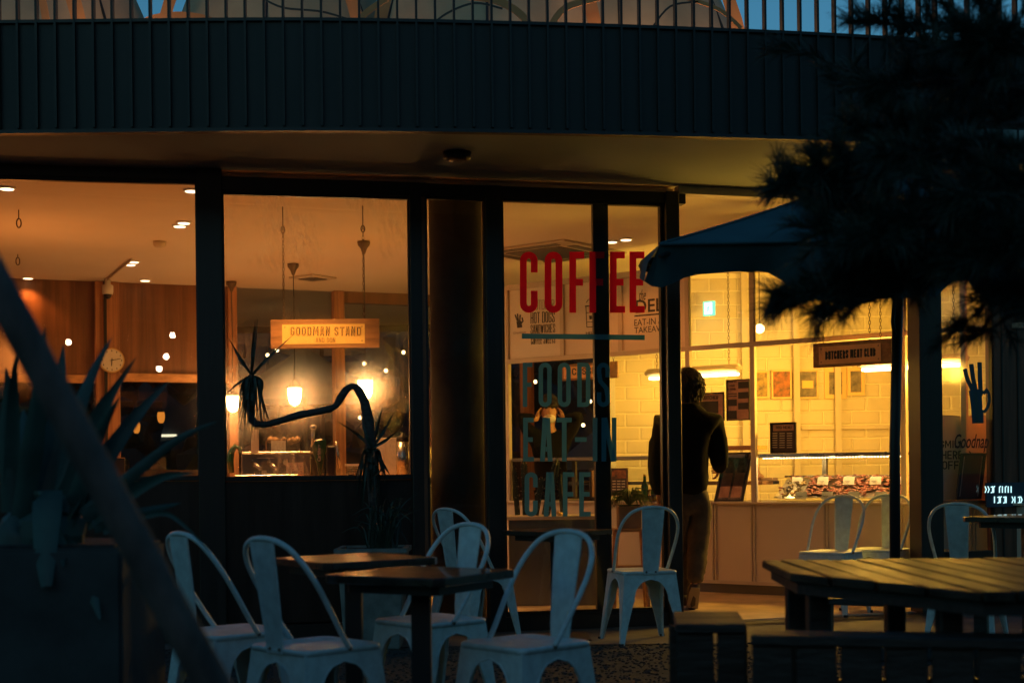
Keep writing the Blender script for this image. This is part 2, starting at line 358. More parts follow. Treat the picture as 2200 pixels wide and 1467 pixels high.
def glyph(ch, x, y, w_, h, s):   # condensed rounded poster letters, pixel strokes
    l, r, t, b = x+s/2, x+w_-s/2, y+s/2, y+h-s/2; ra = (r-l)/2; cx = (l+r)/2; out = []
    arc = lambda cx_, cy_, a0, a1, rr=ra: [(cx_+rr*math.cos(R(a0+(a1-a0)*k/8)), cy_-rr*math.sin(R(a0+(a1-a0)*k/8))) for k in range(9)]
    if ch == 'C': out = [[(r, y+.34*h)]+arc(cx, t+ra, 0, 180)+arc(cx, b-ra, 180, 360)+[(r, y+.64*h)]]
    elif ch == 'O':
        c = arc(cx, t+ra, 0, 180)+arc(cx, b-ra, 180, 360); out = [c+[c[0]]]; out[0] = [(c[0][0], (t+b)/2)]+c+[(c[0][0], (t+b)/2)]
    elif ch in 'FE':
        out = [[(l, y), (l, y+h)], [(x+s*.9, t), (x+w_*.94, t)], [(x+s*.9, (t+b)/2), (x+w_*.86, (t+b)/2)]]
        if ch == 'E': out.append([(x+s*.9, b), (x+w_*.96, b)])
    elif ch == 'D': out = [[(l, y), (l, y+h)], [(x+s*.9, t), (cx, t)]+arc(cx, t+ra*.8, 90, 0, ra)[1:][3:]+arc(cx, b-ra*.8, 0, -90, ra)[:-4]+[(cx, b), (x+s*.9, b)]]
    elif ch == 'S':
        m = (t+b)/2
        out = [[(r, y+.33*h)]+arc(cx, t+ra, 0, 180)+[(l, t+ra+h*.08), (l+ra*.3, m-h*.08), (r-ra*.3, m+h*.08), (r, b-ra-h*.08)]+arc(cx, b-ra, 0, -180)+[(l, y+.67*h)]]
    elif ch == 'A': out = [[(l, y+h), (cx-s*.28, y)], [(r, y+h), (cx+s*.28, y)], [(l+s*.7, y+.72*h), (r-s*.7, y+.72*h)]]
    elif ch == 'T': out = [[(cx, y+s*.9), (cx, y+h)], [(x, t), (x+w_, t)]]
    elif ch == 'N': out = [[(l, y), (l, y+h)], [(r, y), (r, y+h)], [(l+s*.2, y), (r-s*.2, y+h)]]
    elif ch == 'I': out = [[(cx, y), (cx, y+h)]]
    elif ch == 'M': out = [[(l, y), (l, y+h)], [(r, y), (r, y+h)], [(l+s*.15, y), (cx, y+.72*h), (r-s*.15, y)]]
    elif ch == 'W': out = [[(l, y), (l+(cx-l)*.5, y+h)], [(cx, y+.1*h), (l+(cx-l)*.5, y+h)], [(cx, y+.1*h), (cx+(r-cx)*.5, y+h)], [(r, y), (cx+(r-cx)*.5, y+h)]]
    elif ch == 'L': out = [[(l, y), (l, y+h)], [(x+s*.9, b), (x+w_*.94, b)]]
    elif ch == 'H': out = [[(l, y), (l, y+h)], [(r, y), (r, y+h)], [(x+s*.9, (t+b)/2), (x+w_-s*.9, (t+b)/2)]]
    elif ch == 'U': out = [[(l, y)]+arc(cx, b-ra, 180, 360)+[(r, y)]]
    elif ch == 'G': out = [[(r, y+.32*h)]+arc(cx, t+ra, 0, 180)+arc(cx, b-ra, 180, 360)+[(r, y+.52*h)], [(cx, y+.54*h), (r+s*.4, y+.54*h)]]
    elif ch == 'R': out = [[(l, y), (l, y+h)], [(x+s*.9, t)]+[(cx, t)]+[(r, t+.12*h), (r, t+.34*h), (cx, (t+b)/2+.02*h), (x+s*.9, (t+b)/2+.02*h)], [(cx, y+.55*h), (r, y+h)]]
    elif ch == 'P': out = [[(l, y), (l, y+h)], [(x+s*.9, t)]+[(cx, t)]+[(r, t+.12*h), (r, t+.38*h), (cx, y+.56*h), (x+s*.9, y+.56*h)]]
    elif ch == 'B': out = [[(l, y), (l, y+h)], [(x+s*.9, t), (cx, t), (r, t+.1*h), (r, t+.3*h), (cx, (t+b)/2)], [(x+s*.9, (t+b)/2), (cx, (t+b)/2), (r, b-.3*h), (r, b-.1*h), (cx, b), (x+s*.9, b)]]
    elif ch == 'K': out = [[(l, y), (l, y+h)], [(r, y), (l+s*.4, y+.55*h)], [(l+s*.6, y+.45*h), (r, y+h)]]
    elif ch == 'Q': out = glyph('O', x, y, w_, h, s)+[[(cx, y+.75*h), (r, y+h)]]
    elif ch == 'Y': out = [[(l, y), (cx, y+.5*h)], [(r, y), (cx, y+.5*h)], [(cx, y+.48*h), (cx, y+h)]]
    elif ch == '!': out = [[(cx, y), (cx, y+.7*h)], [(cx, y+.85*h), (cx, y+h)]]
    elif ch == "'": out = [[(cx, y), (cx, y+.25*h)]]
    elif ch == '-': out = [[(x, y+.5*h), (x+w_, y+.5*h)]]
    return out
def word(name, pl, letters, y, h, s, off, m, parent, slope=0.0):
    mb = MB(); k = 0
    for ch, x, w_ in letters:
        for st in glyph(ch, x, y, w_, h, s*(1.0 if ch != '-' else 1.1)):
            ribbon(mb, pl, st, s, off+.00025*k); k += 1
    return ob(name, mb, m, parent)
def caps(name, body, pl, px0, px1, py0, py1, off, m, parent, s=2, rise=0.0, thick=.001):
    nw = {'I': .5, "'": .35, '!': .5, ' ': .45, 'M': 1.3, 'W': 1.3, '-': .6}
    ws = [nw.get(c, 1) for c in body]; unit = (px1-px0)/(sum(ws)+.16*(len(body)-1)); x = px0; mb = MB(); k = 0
    for c, w_ in zip(body, ws):
        if c != ' ':
            yo = -rise*(x-px0)/(px1-px0)
            for st in glyph(c, x, py0+yo, unit*w_, py1-py0, s): ribbon(mb, pl, st, s, off+.00004*(k % 25), thick); k += 1
        x += unit*(w_+.16)
    return ob(name, mb, m, parent)
def chain(mb, p0, p1, link=.035, r=.0022):
    p0, p1 = Vector(p0), Vector(p1); n = max(2, int((p1-p0).length/(link*.78))); d = (p1-p0)/n; dn = d.normalized()
    for i in range(n):
        c = p0+d*(i+.5); s_ = Vector((1, 0, 0)) if i % 2 else Vector((.35, .94, 0))
        pts = [c+s_*math.cos(a)*link*.22+dn*math.sin(a)*link*.5 for a in [2*math.pi*k/8 for k in range(9)]]
        mb.tube(pts, r, 4, False)
    return mb

# ------------------------------------------------------------------ planes of the place
def XY(px, Y): return (PX(px, Y), Y)
FW1 = Pl(XY(-30, 8.92), XY(452, 9.17)); FW2 = Pl(XY(452, 9.17), XY(900, 9.45)); FD = Pl(XY(900, 9.45), XY(1453, 9.87)); FR = Pl(XY(1453, 9.87), XY(2300, 10.8))
DA, DB = (-.07, 13.6), (3.04, 11.2)
DL = Pl(DA, DB); RW = Pl((-5.06, 14.06), (-1.13, 15.7)); TW = Pl((-2, 14.3), (5, 14.3))
ZC = 3.05
FLZ = .02
fac_pts = [Vector((*XY(p, y), 0)) for p, y in ((-260, 8.85), (-30, 8.92), (452, 9.17), (900, 9.45), (1453, 9.87), (2300, 10.8))]

# ------------------------------------------------------------------ setting
tag(ob('ground', MB().add([(-150, -150, 0), (150, -150, 0), (150, 150, 0), (-150, 150, 0)], [(0, 1, 2, 3)]), 'ground'), kind='structure')
tag(ob('pavement', MB().add([(-9, 8.78, .006), (9, 8.78, .006), (9, 12, .006), (-9, 12, .006)], [(0, 1, 2, 3)]), 'concrete'), kind='structure')
gv = MB()
for _ in range(11000):
    y = random.uniform(6.6, 8.8); x = random.uniform(-3.4, 4.6)
    r = random.uniform(.004, .012); gv.ico((x, y, r*.3), r, 1, (1, random.uniform(.6, 1), .6), .25)
tag(ob('gravel', gv, 'stone'), 'loose dark gravel on the ground before the pavement', 'gravel', kind='stuff')
fl = [p.copy() for p in fac_pts]+[Vector((6.5, 19, 0)), Vector((-9, 19, 0))]
mbf = MB().prism([p+Vector((0, 0, .008)) for p in fl], (0, 0, FLZ-.008)); tag(ob('floor', mbf, 'floor_in'), kind='structure')

# ------------------------------------------------------------------ building
bld = thing('cafe_building', 'curved two storey cafe building with dark timber fascia and large lit windows', 'building', (0, 9.4, 0))
ceil = MB().prism([p+Vector((0, 0, ZC)) for p in fl], (0, 0, .1)); ob('ceiling', ceil, 'ceiling_white', bld)
be = [(-200, 8.08), (0, 8.08), (350, 8.08), (700, 8.1), (1100, 8.2), (1500, 8.35), (1900, 8.56), (2350, 8.88)]
bep = [Vector((*XY(p, y), 0)) for p, y in be]
# soffit under the terrace
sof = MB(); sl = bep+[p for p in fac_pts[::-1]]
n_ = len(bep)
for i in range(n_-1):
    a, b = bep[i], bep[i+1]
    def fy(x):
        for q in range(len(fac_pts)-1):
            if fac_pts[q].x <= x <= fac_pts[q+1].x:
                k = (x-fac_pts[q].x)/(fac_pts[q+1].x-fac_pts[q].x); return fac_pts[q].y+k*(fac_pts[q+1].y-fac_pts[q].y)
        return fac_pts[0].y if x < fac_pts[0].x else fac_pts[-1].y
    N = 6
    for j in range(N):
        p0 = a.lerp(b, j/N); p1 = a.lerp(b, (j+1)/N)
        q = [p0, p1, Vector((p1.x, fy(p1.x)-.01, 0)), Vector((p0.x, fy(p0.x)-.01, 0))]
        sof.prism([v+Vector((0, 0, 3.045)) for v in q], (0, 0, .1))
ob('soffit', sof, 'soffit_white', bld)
sl_ = MB().prism([p+Vector((0, .06, 3.16)) for p in bep]+[Vector((9, 21, 3.16)), Vector((-9, 21, 3.16))], (0, 0, .40)); ob('terrace_deck', sl_, 'concrete_dark', bld)
# curved fascia + balusters
fas = MB(); 
def curve_at(x):
    for q in range(len(bep)-1):
        if bep[q].x <= x <= bep[q+1].x or q == len(bep)-2:
            k = (x-bep[q].x)/(bep[q+1].x-bep[q].x)
            # smooth (catmull) y
            p0, p1, p2, p3 = bep[max(q-1, 0)], bep[q], bep[q+1], bep[min(q+2, len(bep)-1)]
            y = .5*((2*p1.y)+(-p0.y+p2.y)*k+(2*p0.y-5*p1.y+4*p2.y-p3.y)*k*k+(-p0.y+3*p1.y-3*p2.y+p3.y)*k**3)
            return Vector((x, y, 0))
xs_ = [bep[0].x+.02+(bep[-1].x-bep[0].x-.04)*i/60 for i in range(61)]
top = []; 
for i in range(60):
    a, b = curve_at(xs_[i]), curve_at(xs_[i+1])
    fas.ob(a+Vector((0, 0, 3.03)), b-a, (0, .06, 0), (0, 0, .62))
fasc = ob('terrace_fascia', fas, 'fascia', bld)
cap = MB(); cap2 = MB()
for i in range(60):
    a, b = curve_at(xs_[i])+Vector((0, -.02, 3.65)), curve_at(xs_[i+1])+Vector((0, -.02, 3.65)); cap.ob(a, b-a, (0, .1, 0), (0, 0, .018))
    a = a+Vector((0, 0.012, -.625)); b = b+Vector((0, .012, -.625)); cap2.ob(a-Vector((0, .012, 0)), b-a, (0, .012, 0), (0, 0, .02))
ob('trim', cap, 'black', fasc); ob('lower_trim', cap2, 'black', fasc)
rail = thing('terrace_railing', 'dark railing of upright slats along the curved terrace edge', 'railing', (0, 8.1, 3.0))
x = bep[0].x+.12; bal0 = None
while x < bep[-1].x-.1:
    p = curve_at(x); q = curve_at(x+.02); t = (q-p).normalized(); n = Vector((t.y, -t.x, 0)); wd = .013
    m_ = MB().ob(p-t*wd/2+n*.002+Vector((0, 0, 3.055)), t*wd, n*.022, (0, 0, .62)).ob(p-t*wd/2-n*.02+Vector((0, 0, 3.676)), t*wd, n*.044, (0, 0, .93)); ob('baluster', m_, 'baluster', rail)
    x += .1075
hr = MB().tube([curve_at(x_)+Vector((0, -.045, 4.62)) for x_ in xs_], .025, 6); ob('handrail', hr, 'baluster', rail)
# small bulkhead lamp on the soffit
sp = P(982, 329, 8.76); 
sl = thing('soffit_lamp', 'round unlit lamp fixed to the pale soffit above the entrance', 'ceiling lamp', (sp.x, sp.y, 3.0))
ob('housing', MB().lathe((sp.x, sp.y, 3.005), [(.06, -.012), (.085, 0), (.088, .039)], 24), 'black', sl, smooth=True)
ob('lens', MB().lathe((sp.x, sp.y, 2.986), [(.03, 0), (.055, .006)], 20), 'steel_dark', sl)

def window(name, pl, px0, px1, hpy, sill, fr=(0, 0), glassm='window_glass', base=True, label=None):
    t0, t1, _, zh = pl.rng(px0, px1, hpy, 1000); zs = pl.hit((px0+px1)/2, sill)[1] if sill else .08
    g = MB(); pl.tbox(g, t0-.02, t1+.02, zs-.02, zh+.02, -.012, -.004)
    wn = ob('window', g, glassm, bld, label=label)
    f_ = MB(); pl.tbox(f_, t0-.03, t1+.03, zh, zh+.03, -.03, .015); pl.tbox(f_, t0-.03, t1+.03, zs-.03, zs, -.035, .02)
    pl.tbox(f_, t0-.03, t0, zs, zh, -.03, .015); pl.tbox(f_, t1, t1+.03, zs, zh, -.03, .015); ob('frame', f_, 'frame_dark', wn, bevel=.003)
    return wn, (t0, t1, zs, zh)
w1, _ = window('w', FW1, -40, 422, 391, 1024)
w2, _ = window('w', FW2, 484, 878, 424, 1021, glassm='smeared_glass', label='smeared pane behind the crooked dragon tree')
wc, _ = window('w', FD, 919, 1041, 430, 1330)
# timber headers, mullions, base panels
hd = MB()
FW1.box(hd, -60, 452, 361, 384, -.06, .03, z1=3.04); 
FW2.box(hd, 452, 900, 392, 417, -.06, .03, z1=3.0); 
FD.box(hd, 900, 1470, 404, 430, -.06, .03, z1=2.995)
ob('window_header', hd, 'frame_dark', bld, bevel=.003)
h2 = MB()
FW2.box(h2, 470, 900, 370, 385, -.16, -.07, z1=3.04); FD.box(h2, 900, 1453, 380, 400, -.16, -.07, z1=3.04); FR.box(h2, 1453, 2300, 405, 425, -.05, .05, z0=2.985, z1=3.04)
ob('soffit_edge', h2, 'kiosk_trim', bld)
for pl, a, b, d in ((FW1, 424, 480, .06), (FW2, 881, 918, .05), (FD, 1043, 1077, .05), (FD, 1427, 1455, .07), (FR, 1962, 2010, .08)):
    m_ = MB(); t0, t1, _, _ = pl.rng(a, b, 600, 800); pl.tbox(m_, t0, t1, 0.01, 2.994 if pl is FD or a == 881 else 3.04, -.08, d); ob('mullion', m_, 'frame_dark', bld, bevel=.004)
m_ = MB(); FD.box(m_, 905, 912, 500, 900, .05, .056, z0=.1, z1=2.9); ob('cover_strip', m_, 'redwood', bld)
bp_ = MB()
for pl, a, b, s_ in ((FW1, -60, 424, 1026), (FW2, 480, 881, 1023)):
    t0, t1, _, _ = pl.rng(a, b, 600, 800); z = pl.hit((a+b)/2, s_)[1]; pl.tbox(bp_, t0, t1, .11, z-.03, -.05, -.01)
ob('base_panel', bp_, 'panel_dark', bld)
kp = MB()
for pl, a, b in ((FW1, -60, 424), (FW2, 480, 881), (FD, 918, 1043), (FD, 1077, 1427)):
    t0, t1, _, _ = pl.rng(a, b, 600, 800); pl.tbox(kp, t0, t1, .006, .10, -.06, .03)
ob('kick_plate', kp, 'frame_dark', bld, bevel=.003)
# round column behind the narrow pane
cp = P(983, 900, 10.0); colu = MB().lathe((cp.x, cp.y, 0), [(.186, .02), (.186, 3.045)], 40); ob('column', colu, 'concrete_dark', bld, smooth=True)
# glazed door unit with lettering
dr = thing('glazed_door', 'tall glazed door with dark frame carrying COFFEE FOODS EAT-IN CAFE lettering', 'door', (PX(1250, 9.7), 9.7, 0.0))
df = MB()
FD.box(df, 1277, 1310, 500, 900, -.05, -.005, z0=.1, z1=2.92); ob('stile', df, 'frame_dark', dr, bevel=.003)
df = MB(); t0, t1, _, zt = FD.rng(1078, 1426, 431, 900)
FD.tbox(df, t0, t1, 2.9, 2.93, -.05, .0); FD.tbox(df, t0, t1, .1, .13, -.05, 0); FD.tbox(df, t0, t0+.02, .13, 2.9, -.05, 0); FD.tbox(df, t1-.02, t1, .13, 2.9, -.05, 0)
ob('frame', df, 'frame_dark', dr, bevel=.002)
dg = MB(); FD.tbox(dg, t0+.01, t1-.01, .12, 2.91, .004, .010); dgo = ob('pane', dg, 'window_glass', dr)
FG = FD.shifted(.010)
word('lettering', FG, [('C', 1117, 38), ('O', 1170, 38), ('F', 1223, 34), ('F', 1266, 34), ('E', 1310, 34), ('E', 1352, 34)], 541, 131, 14.5, .001, 'film_red', dgo)
m_ = MB(); ribbon(m_, FG, [(1121, 722), (1385, 725)], 11, .001); ob('rule', m_, 'film_blue', dgo)
word('lettering', FG, [('F', 1123, 22), ('O', 1157, 28), ('O', 1198, 28), ('D', 1240, 28), ('S', 1282, 28)], 779, 95, 9.5, .001, 'film_blue', dgo)
word('lettering', FG, [('E', 1124, 24), ('A', 1160, 27), ('T', 1196, 32), ('-', 1235, 25), ('I', 1270, 16), ('N', 1292, 32)], 897, 94, 10, .001, 'film_blue', dgo)
word('lettering', FG, [('C', 1127, 28), ('A', 1168, 27), ('F', 1209, 26), ('E', 1244, 26)], 1014, 95, 10, .001, 'film_blue', dgo)
# right-hand window + red timber wall
wr, _ = window('w', FR, 2012, 2128, 440, 1185, label='narrow pane with blue hand sticker')
rw_ = MB(); t0, t1, _, _ = FR.rng(2130, 2290, 600, 800); FR.tbox(rw_, t0, t1, .006, 3.04, -.08, .02)
ob('timber_wall', rw_, 'redwood', bld)
gr_ = MB()
for k in range(4):
    a = 2146+k*34; FR.box(gr_, a, a+3, 500, 900, .02, .026, z0=.05, z1=3.0)
ob('batten', gr_, 'frame_dark', bld)
rb = MB(); t0, t1, _, _ = FR.rng(2010, 2130, 600, 800); FR.tbox(rb, t0, t1, .006, .45, -.06, .02); ob('base_panel', rb, 'panel_dark', bld)
# hand sticker (OK gesture) + script
hnd = MB()
FRG = FR.shifted(-.004)
for pts, wd in (([(2072, 792), (2078, 815), (2090, 840)], 9), ([(2086, 782), (2090, 812), (2096, 840)], 9.5), ([(2104, 778), (2105, 812), (2106, 840)], 9.5),
                ([(2112, 846), (2119, 838), (2124, 846), (2125, 862), (2121, 876), (2113, 886)], 6.5), ([(2088, 838), (2093, 872), (2096, 909)], 15), ([(2101, 836), (2103, 872), (2103, 909)], 14), ([(2108, 838), (2106, 850)], 9), ([(2108, 880), (2108, 909)], 9)):
    ribbon(hnd, FRG, pts, wd, .002+.0003*(len(hnd.v)//40))
ob('hand_sticker', hnd, 'vinyl_dark', wr)
text('lettering', 'Goodnap', FRG, 2050, 2124, 932, 972, .003, 'ink', wr, bold=.01, shear=.35)
# side walls / rear wall
RWz0 = FLZ
rw = MB()
trng = lambda a, b: RW.rng(a, b, 700, 900)[:2]
tm = lambda a: RW.hit(a, 800)[0]
zr = lambda px, py: RW.hit(px, py)[1]
m_ = MB(); RW.tbox(m_, tm(-300), tm(490), zr(300, 806), ZC, -.12, 0); RW.tbox(m_, tm(738), tm(1420), zr(800, 652), ZC, -.12, 0)
ob('rear_wall', m_, 'wood_wall', bld)
m_ = MB(); RW.tbox(m_, tm(-300), tm(490), .02, zr(300, 1010), -.12, 0); RW.tbox(m_, tm(490), tm(1420), .02, .9, -.12, 0); ob('rear_wall', m_, 'panel_dark', bld, label='low dark wall under the rear windows')
m_ = MB(); RW.tbox(m_, tm(-300), tm(204), zr(100, 822), zr(100, 805), -.05, .05); RW.tbox(m_, tm(256), tm(489), zr(370, 821), zr(370, 804), -.05, .05); ob('rear_beam', m_, 'wood_rail', bld)
for a, b in ((204, 256), (489, 508), (716, 738), (1120, 1142)):
    m_ = MB(); RW.tbox(m_, tm(a), tm(b), .03, ZC-.005, -.06, .07); ob('rear_post', m_, 'wood_post', bld, bevel=.004)
m_ = MB(); RW.tbox(m_, tm(222), tm(228), .05, ZC-.01, .075, .11); ob('conduit', m_, 'black', bld)
for a, b, z0, z1 in ((-280, 204, zr(100, 1010), zr(100, 806)), (256, 489, zr(300, 1010), zr(300, 806)), (508, 716, .9, ZC), (738, 1120, .9, zr(800, 652)), (1142, 1400, .9, zr(800, 652))):
    m_ = MB(); RW.tbox(m_, tm(a), tm(b), z0, z1, -.05, -.044); ob('rear_window', m_, 'rear_glass', bld)
# side wall left, side wall far right (closing the room)
m_ = MB(); m_.box(-8.2, -8.1, 8.9, 20, .01, 3.05); m_.box(5.2, 5.3, 10.9, 20, .01, 3.05)
m_.box(1.62, 1.72, 15.5, 19, .01, 3.04); ob('side_wall', m_, 'wood_wall', bld)
m_ = MB(); m_.box(1.7, 5.2, 14.6, 14.7, .02, 3.045); ob('back_wall', m_, 'kiosk_white', bld)

# ------------------------------------------------------------------ ceiling fittings
dl_grp = 'small round recessed ceiling lights'
DLP = [(15, 403, 'lit recessed ceiling light at the far left top of the left window'), (412, 408, 'lit recessed ceiling light beside the top right corner of the left window'),
       (395, 477, 'farther of two paired ceiling lights near the left mullion'), (386, 484, 'nearer of two paired ceiling lights near the left mullion'),
       (60, 596, 'ceiling light above the far timber wall at the left'), (287, 561, 'ceiling light at the upper end of the conduit, right one'),
       (280, 567, 'ceiling light at the upper end of the conduit, left one'), (312, 601, 'ceiling light right of the security camera near the far wall'),
       (1314, 518, 'ceiling light between the door stile and the air conditioner'), (1345, 513, 'dim ceiling light right of the door stile near the top')]
WARM = (1.0, .29, .055)
for px, py, lb in DLP:
    Y = (ZC-HC)*F/((1012-py)-(px-1100)*PHI); p = P(px, py, Y)
    d = thing('recessed_light', lb, 'ceiling light', (p.x, p.y, ZC-.02), dl_grp)
    ob('trim_ring', MB().lathe((p.x, p.y, ZC-.012), [(.058, 0), (.062, .008), (.062, .011)], 20), 'plastic_white', d)
    ob('lens', MB().lathe((p.x, p.y, ZC-.016), [(.044, 0), (.046, .004)], 20), 'downlight', d)
WARM = (1.0, .29, .055)
for px, py in ((15, 403), (412, 408), (395, 477), (60, 596), (287, 561), (1314, 518)):
    Y = (ZC-HC)*F/((1012-py)-(px-1100)*PHI); p = P(px, py, Y)
    rl = lamp('downlight_lamp', (p.x, p.y, ZC-.03), 22, WARM, None, .04, 'SPOT', 120, (0, 0, 0))
    for o_ in bpy.data.objects:
        if o_.type == 'EMPTY' and o_.name.startswith('recessed_light') and abs(o_.location.x-p.x) < .01 and abs(o_.location.y-p.y) < .01:
            rl.parent = o_; rl.location = (0, 0, -.01)
def hanger(px, py0, py1, Y, lb):
    a = P(px, py0, Y); b = P(px, py1, Y); h = thing('ceiling_hook', lb, 'hook', (a.x, a.y, b.z), 'eye hooks hanging from the cafe ceiling')
    ob('rod', MB().tube([Vector((a.x, a.y, ZC)), Vector((a.x, a.y, b.z+.07))], .004, 6), 'chain', h)
    ob('eye', MB().tube([Vector((a.x+math.sin(t)*.017, a.y, b.z+.036-math.cos(t)*.034)) for t in [k*math.pi/6 for k in range(13)]], .005, 6, False), 'chain', h)
hanger(40, 441, 490, 10.5, 'empty eye hook hanging from the ceiling, the longer nearer one'); hanger(38, 533, 570, 12.6, 'empty eye hook hanging from the ceiling, the smaller farther one')
Y = 12.0; p = P(343, 521, Y); sd = thing('smoke_detector', 'round white smoke detector on the cafe ceiling', 'smoke detector', (p.x, p.y, ZC-.05))
ob('body', MB().lathe((p.x, p.y, ZC-.05), [(.035, 0), (.05, .012), (.055, .035), (.055, .048)], 20), 'kiosk_trim', sd, smooth=True)
# security camera on the far wall
p = P(231, 606, 14.2); cm = thing('security_camera', 'white dome security camera hanging at the top of the far timber wall', 'camera', (p.x, p.y, 2.8))
ob('housing', MB().lathe((p.x, p.y, ZC-.16), [(.05, 0), (.055, .03), (.055, .09), (.03, .10), (.03, .158)], 20), 'plastic_white', cm, smooth=True)
ob('dome', MB().ico((p.x, p.y, ZC-.165), .042, 2), 'black', cm, smooth=True)
a = P(283, 568, 12.9); m_ = MB().tube([(p.x, p.y, ZC-.012), (a.x, a.y, ZC-.012)], .012, 6); ob('cable_duct', m_, 'kiosk_trim', cm)
# vents / air conditioner
def vent(px, py, w_, d, lb, name='ceiling_vent'):
    Y = (ZC-HC)*F/((1012-py)-(px-1100)*PHI); p = P(px, py, Y); ang = math.atan2(-.611, .791)
    v = thing(name, lb, 'ceiling vent', (p.x, p.y, ZC-.03)); u = Vector((math.cos(ang), math.sin(ang), 0)); n = Vector((-u.y, u.x, 0)); c = Vector((p.x, p.y, ZC-.02))
    ob('panel', MB().ob(c-u*w_/2-n*d/2, u*w_, n*d, (0, 0, .018)), 'kiosk_trim', v, bevel=.004)
    ob('grille', MB().ob(c-u*w_*.3-n*d*.3-Vector((0, 0, .008)), u*w_*.6, n*d*.6, (0, 0, .009)), 'steel_dark', v)
    if w_ > .6:
        for s_ in (-1, 1):
            ob('louvre', MB().ob(c+n*s_*d*.4-n*.04-u*w_*.36-Vector((0, 0, .006)), u*w_*.72, n*.08, (0, 0, .007)), 'steel_dark', v)
            ob('louvre', MB().ob(c+u*s_*w_*.4-u*.04-n*d*.26-Vector((0, 0, .006)), u*.08, n*d*.52, (0, 0, .007)), 'steel_dark', v)
    return v
vent(672, 595, .34, .34, 'small dark square vent in the ceiling behind the hanging sign chains')
vent(1185, 540, .98, .98, 'large ceiling air conditioner cassette seen above the word COFFEE', 'air_conditioner')

# ------------------------------------------------------------------ pendants
def pendant(px, py, pyc, lb, W):
    Y = (ZC-HC)*F/((1012-pyc)-(px-1100)*PHI); b = P(px, py, Y); x, y, z = b.x, b.y, b.z
    p = thing('pendant_lamp', lb, 'pendant lamp', (x, y, z-.1), 'caged bulb pendants over the bar')
    ob('canopy', MB().lathe((x, y, ZC-.11), [(.012, 0), (.03, .05), (.052, .075), (.055, .105)], 18), 'chain', p, smooth=True)
    ob('cord', MB().tube([(x, y, ZC-.1), (x+.004, y, (z+ZC)/2), (x, y, z+.13)], .0045, 6), 'black', p)
    ob('cap', MB().lathe((x, y, z+.075), [(.062, 0), (.055, .03), (.024, .06), (.015, .08)], 18), 'chain', p, smooth=True)
    g = ob('bulb', MB().lathe((x, y, z-.09), [(.012, 0), (.042, .02), (.058, .06), (.062, .11), (.062, .16)], 18), 'bulb', p, smooth=True)
    cg = MB()
    for k in range(6):
        a = k*math.pi/3; cg.tube([(x+math.cos(a)*.064*f, y+math.sin(a)*.064*f, z+zz) for f, zz in ((.9, .08), (1, .0), (.8, -.07), (.1, -.115))], .003, 4)
    cg.tube([(x+math.cos(a)*.066, y+math.sin(a)*.066, z-.01) for a in [k*math.pi/6 for k in range(13)]], .003, 4); ob('cage', cg, 'chain', p)
    lamp('pendant_glow', (x, y, z-.02), W, WARM, p, .09)
    return p
pendant(633, 850, 566, 'lit caged pendant hanging below the left end of the gold sign', 42)
pendant(785, 835, 518, 'lit caged pendant hanging behind the bend of the crooked trunk', 42)
pendant(500, 866, 604, 'lit caged pendant half hidden at the left edge of the middle window', 34)
# ones further along the bar, behind the left mullion and column, that the rear panes mirror
pendant(300, 700, 470, 'unplaced', 1) if False else None

for px, Y in ((560, 9.62), (640, 9.66), (200, 9.3)):  # added spots hidden by the window head, brightening sign and bar items
    p = P(px, 400, Y); d = thing('recessed_light', 'added unseen ceiling light just inside the window head above %s' % {560: 'the left of the gold sign', 640: 'the middle of the gold sign', 200: 'the left bar'}[px], 'ceiling light', (p.x, p.y, ZC-.02), dl_grp)
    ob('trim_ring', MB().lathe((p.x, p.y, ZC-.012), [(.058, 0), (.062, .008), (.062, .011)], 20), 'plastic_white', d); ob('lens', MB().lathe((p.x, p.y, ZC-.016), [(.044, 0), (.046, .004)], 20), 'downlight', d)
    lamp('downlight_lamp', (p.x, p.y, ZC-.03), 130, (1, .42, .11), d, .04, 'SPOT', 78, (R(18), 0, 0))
# far fluorescent light of the left room: lit underside from a lamp over the left bar
lamp('bar_lamp', (-3.9, 11.2, 2.0), 26, WARM, thing('wall_lamp', 'lamp behind the left edge of the left window', 'lamp', (-4.6, 11.2, 2.2)) if False else None, .15)

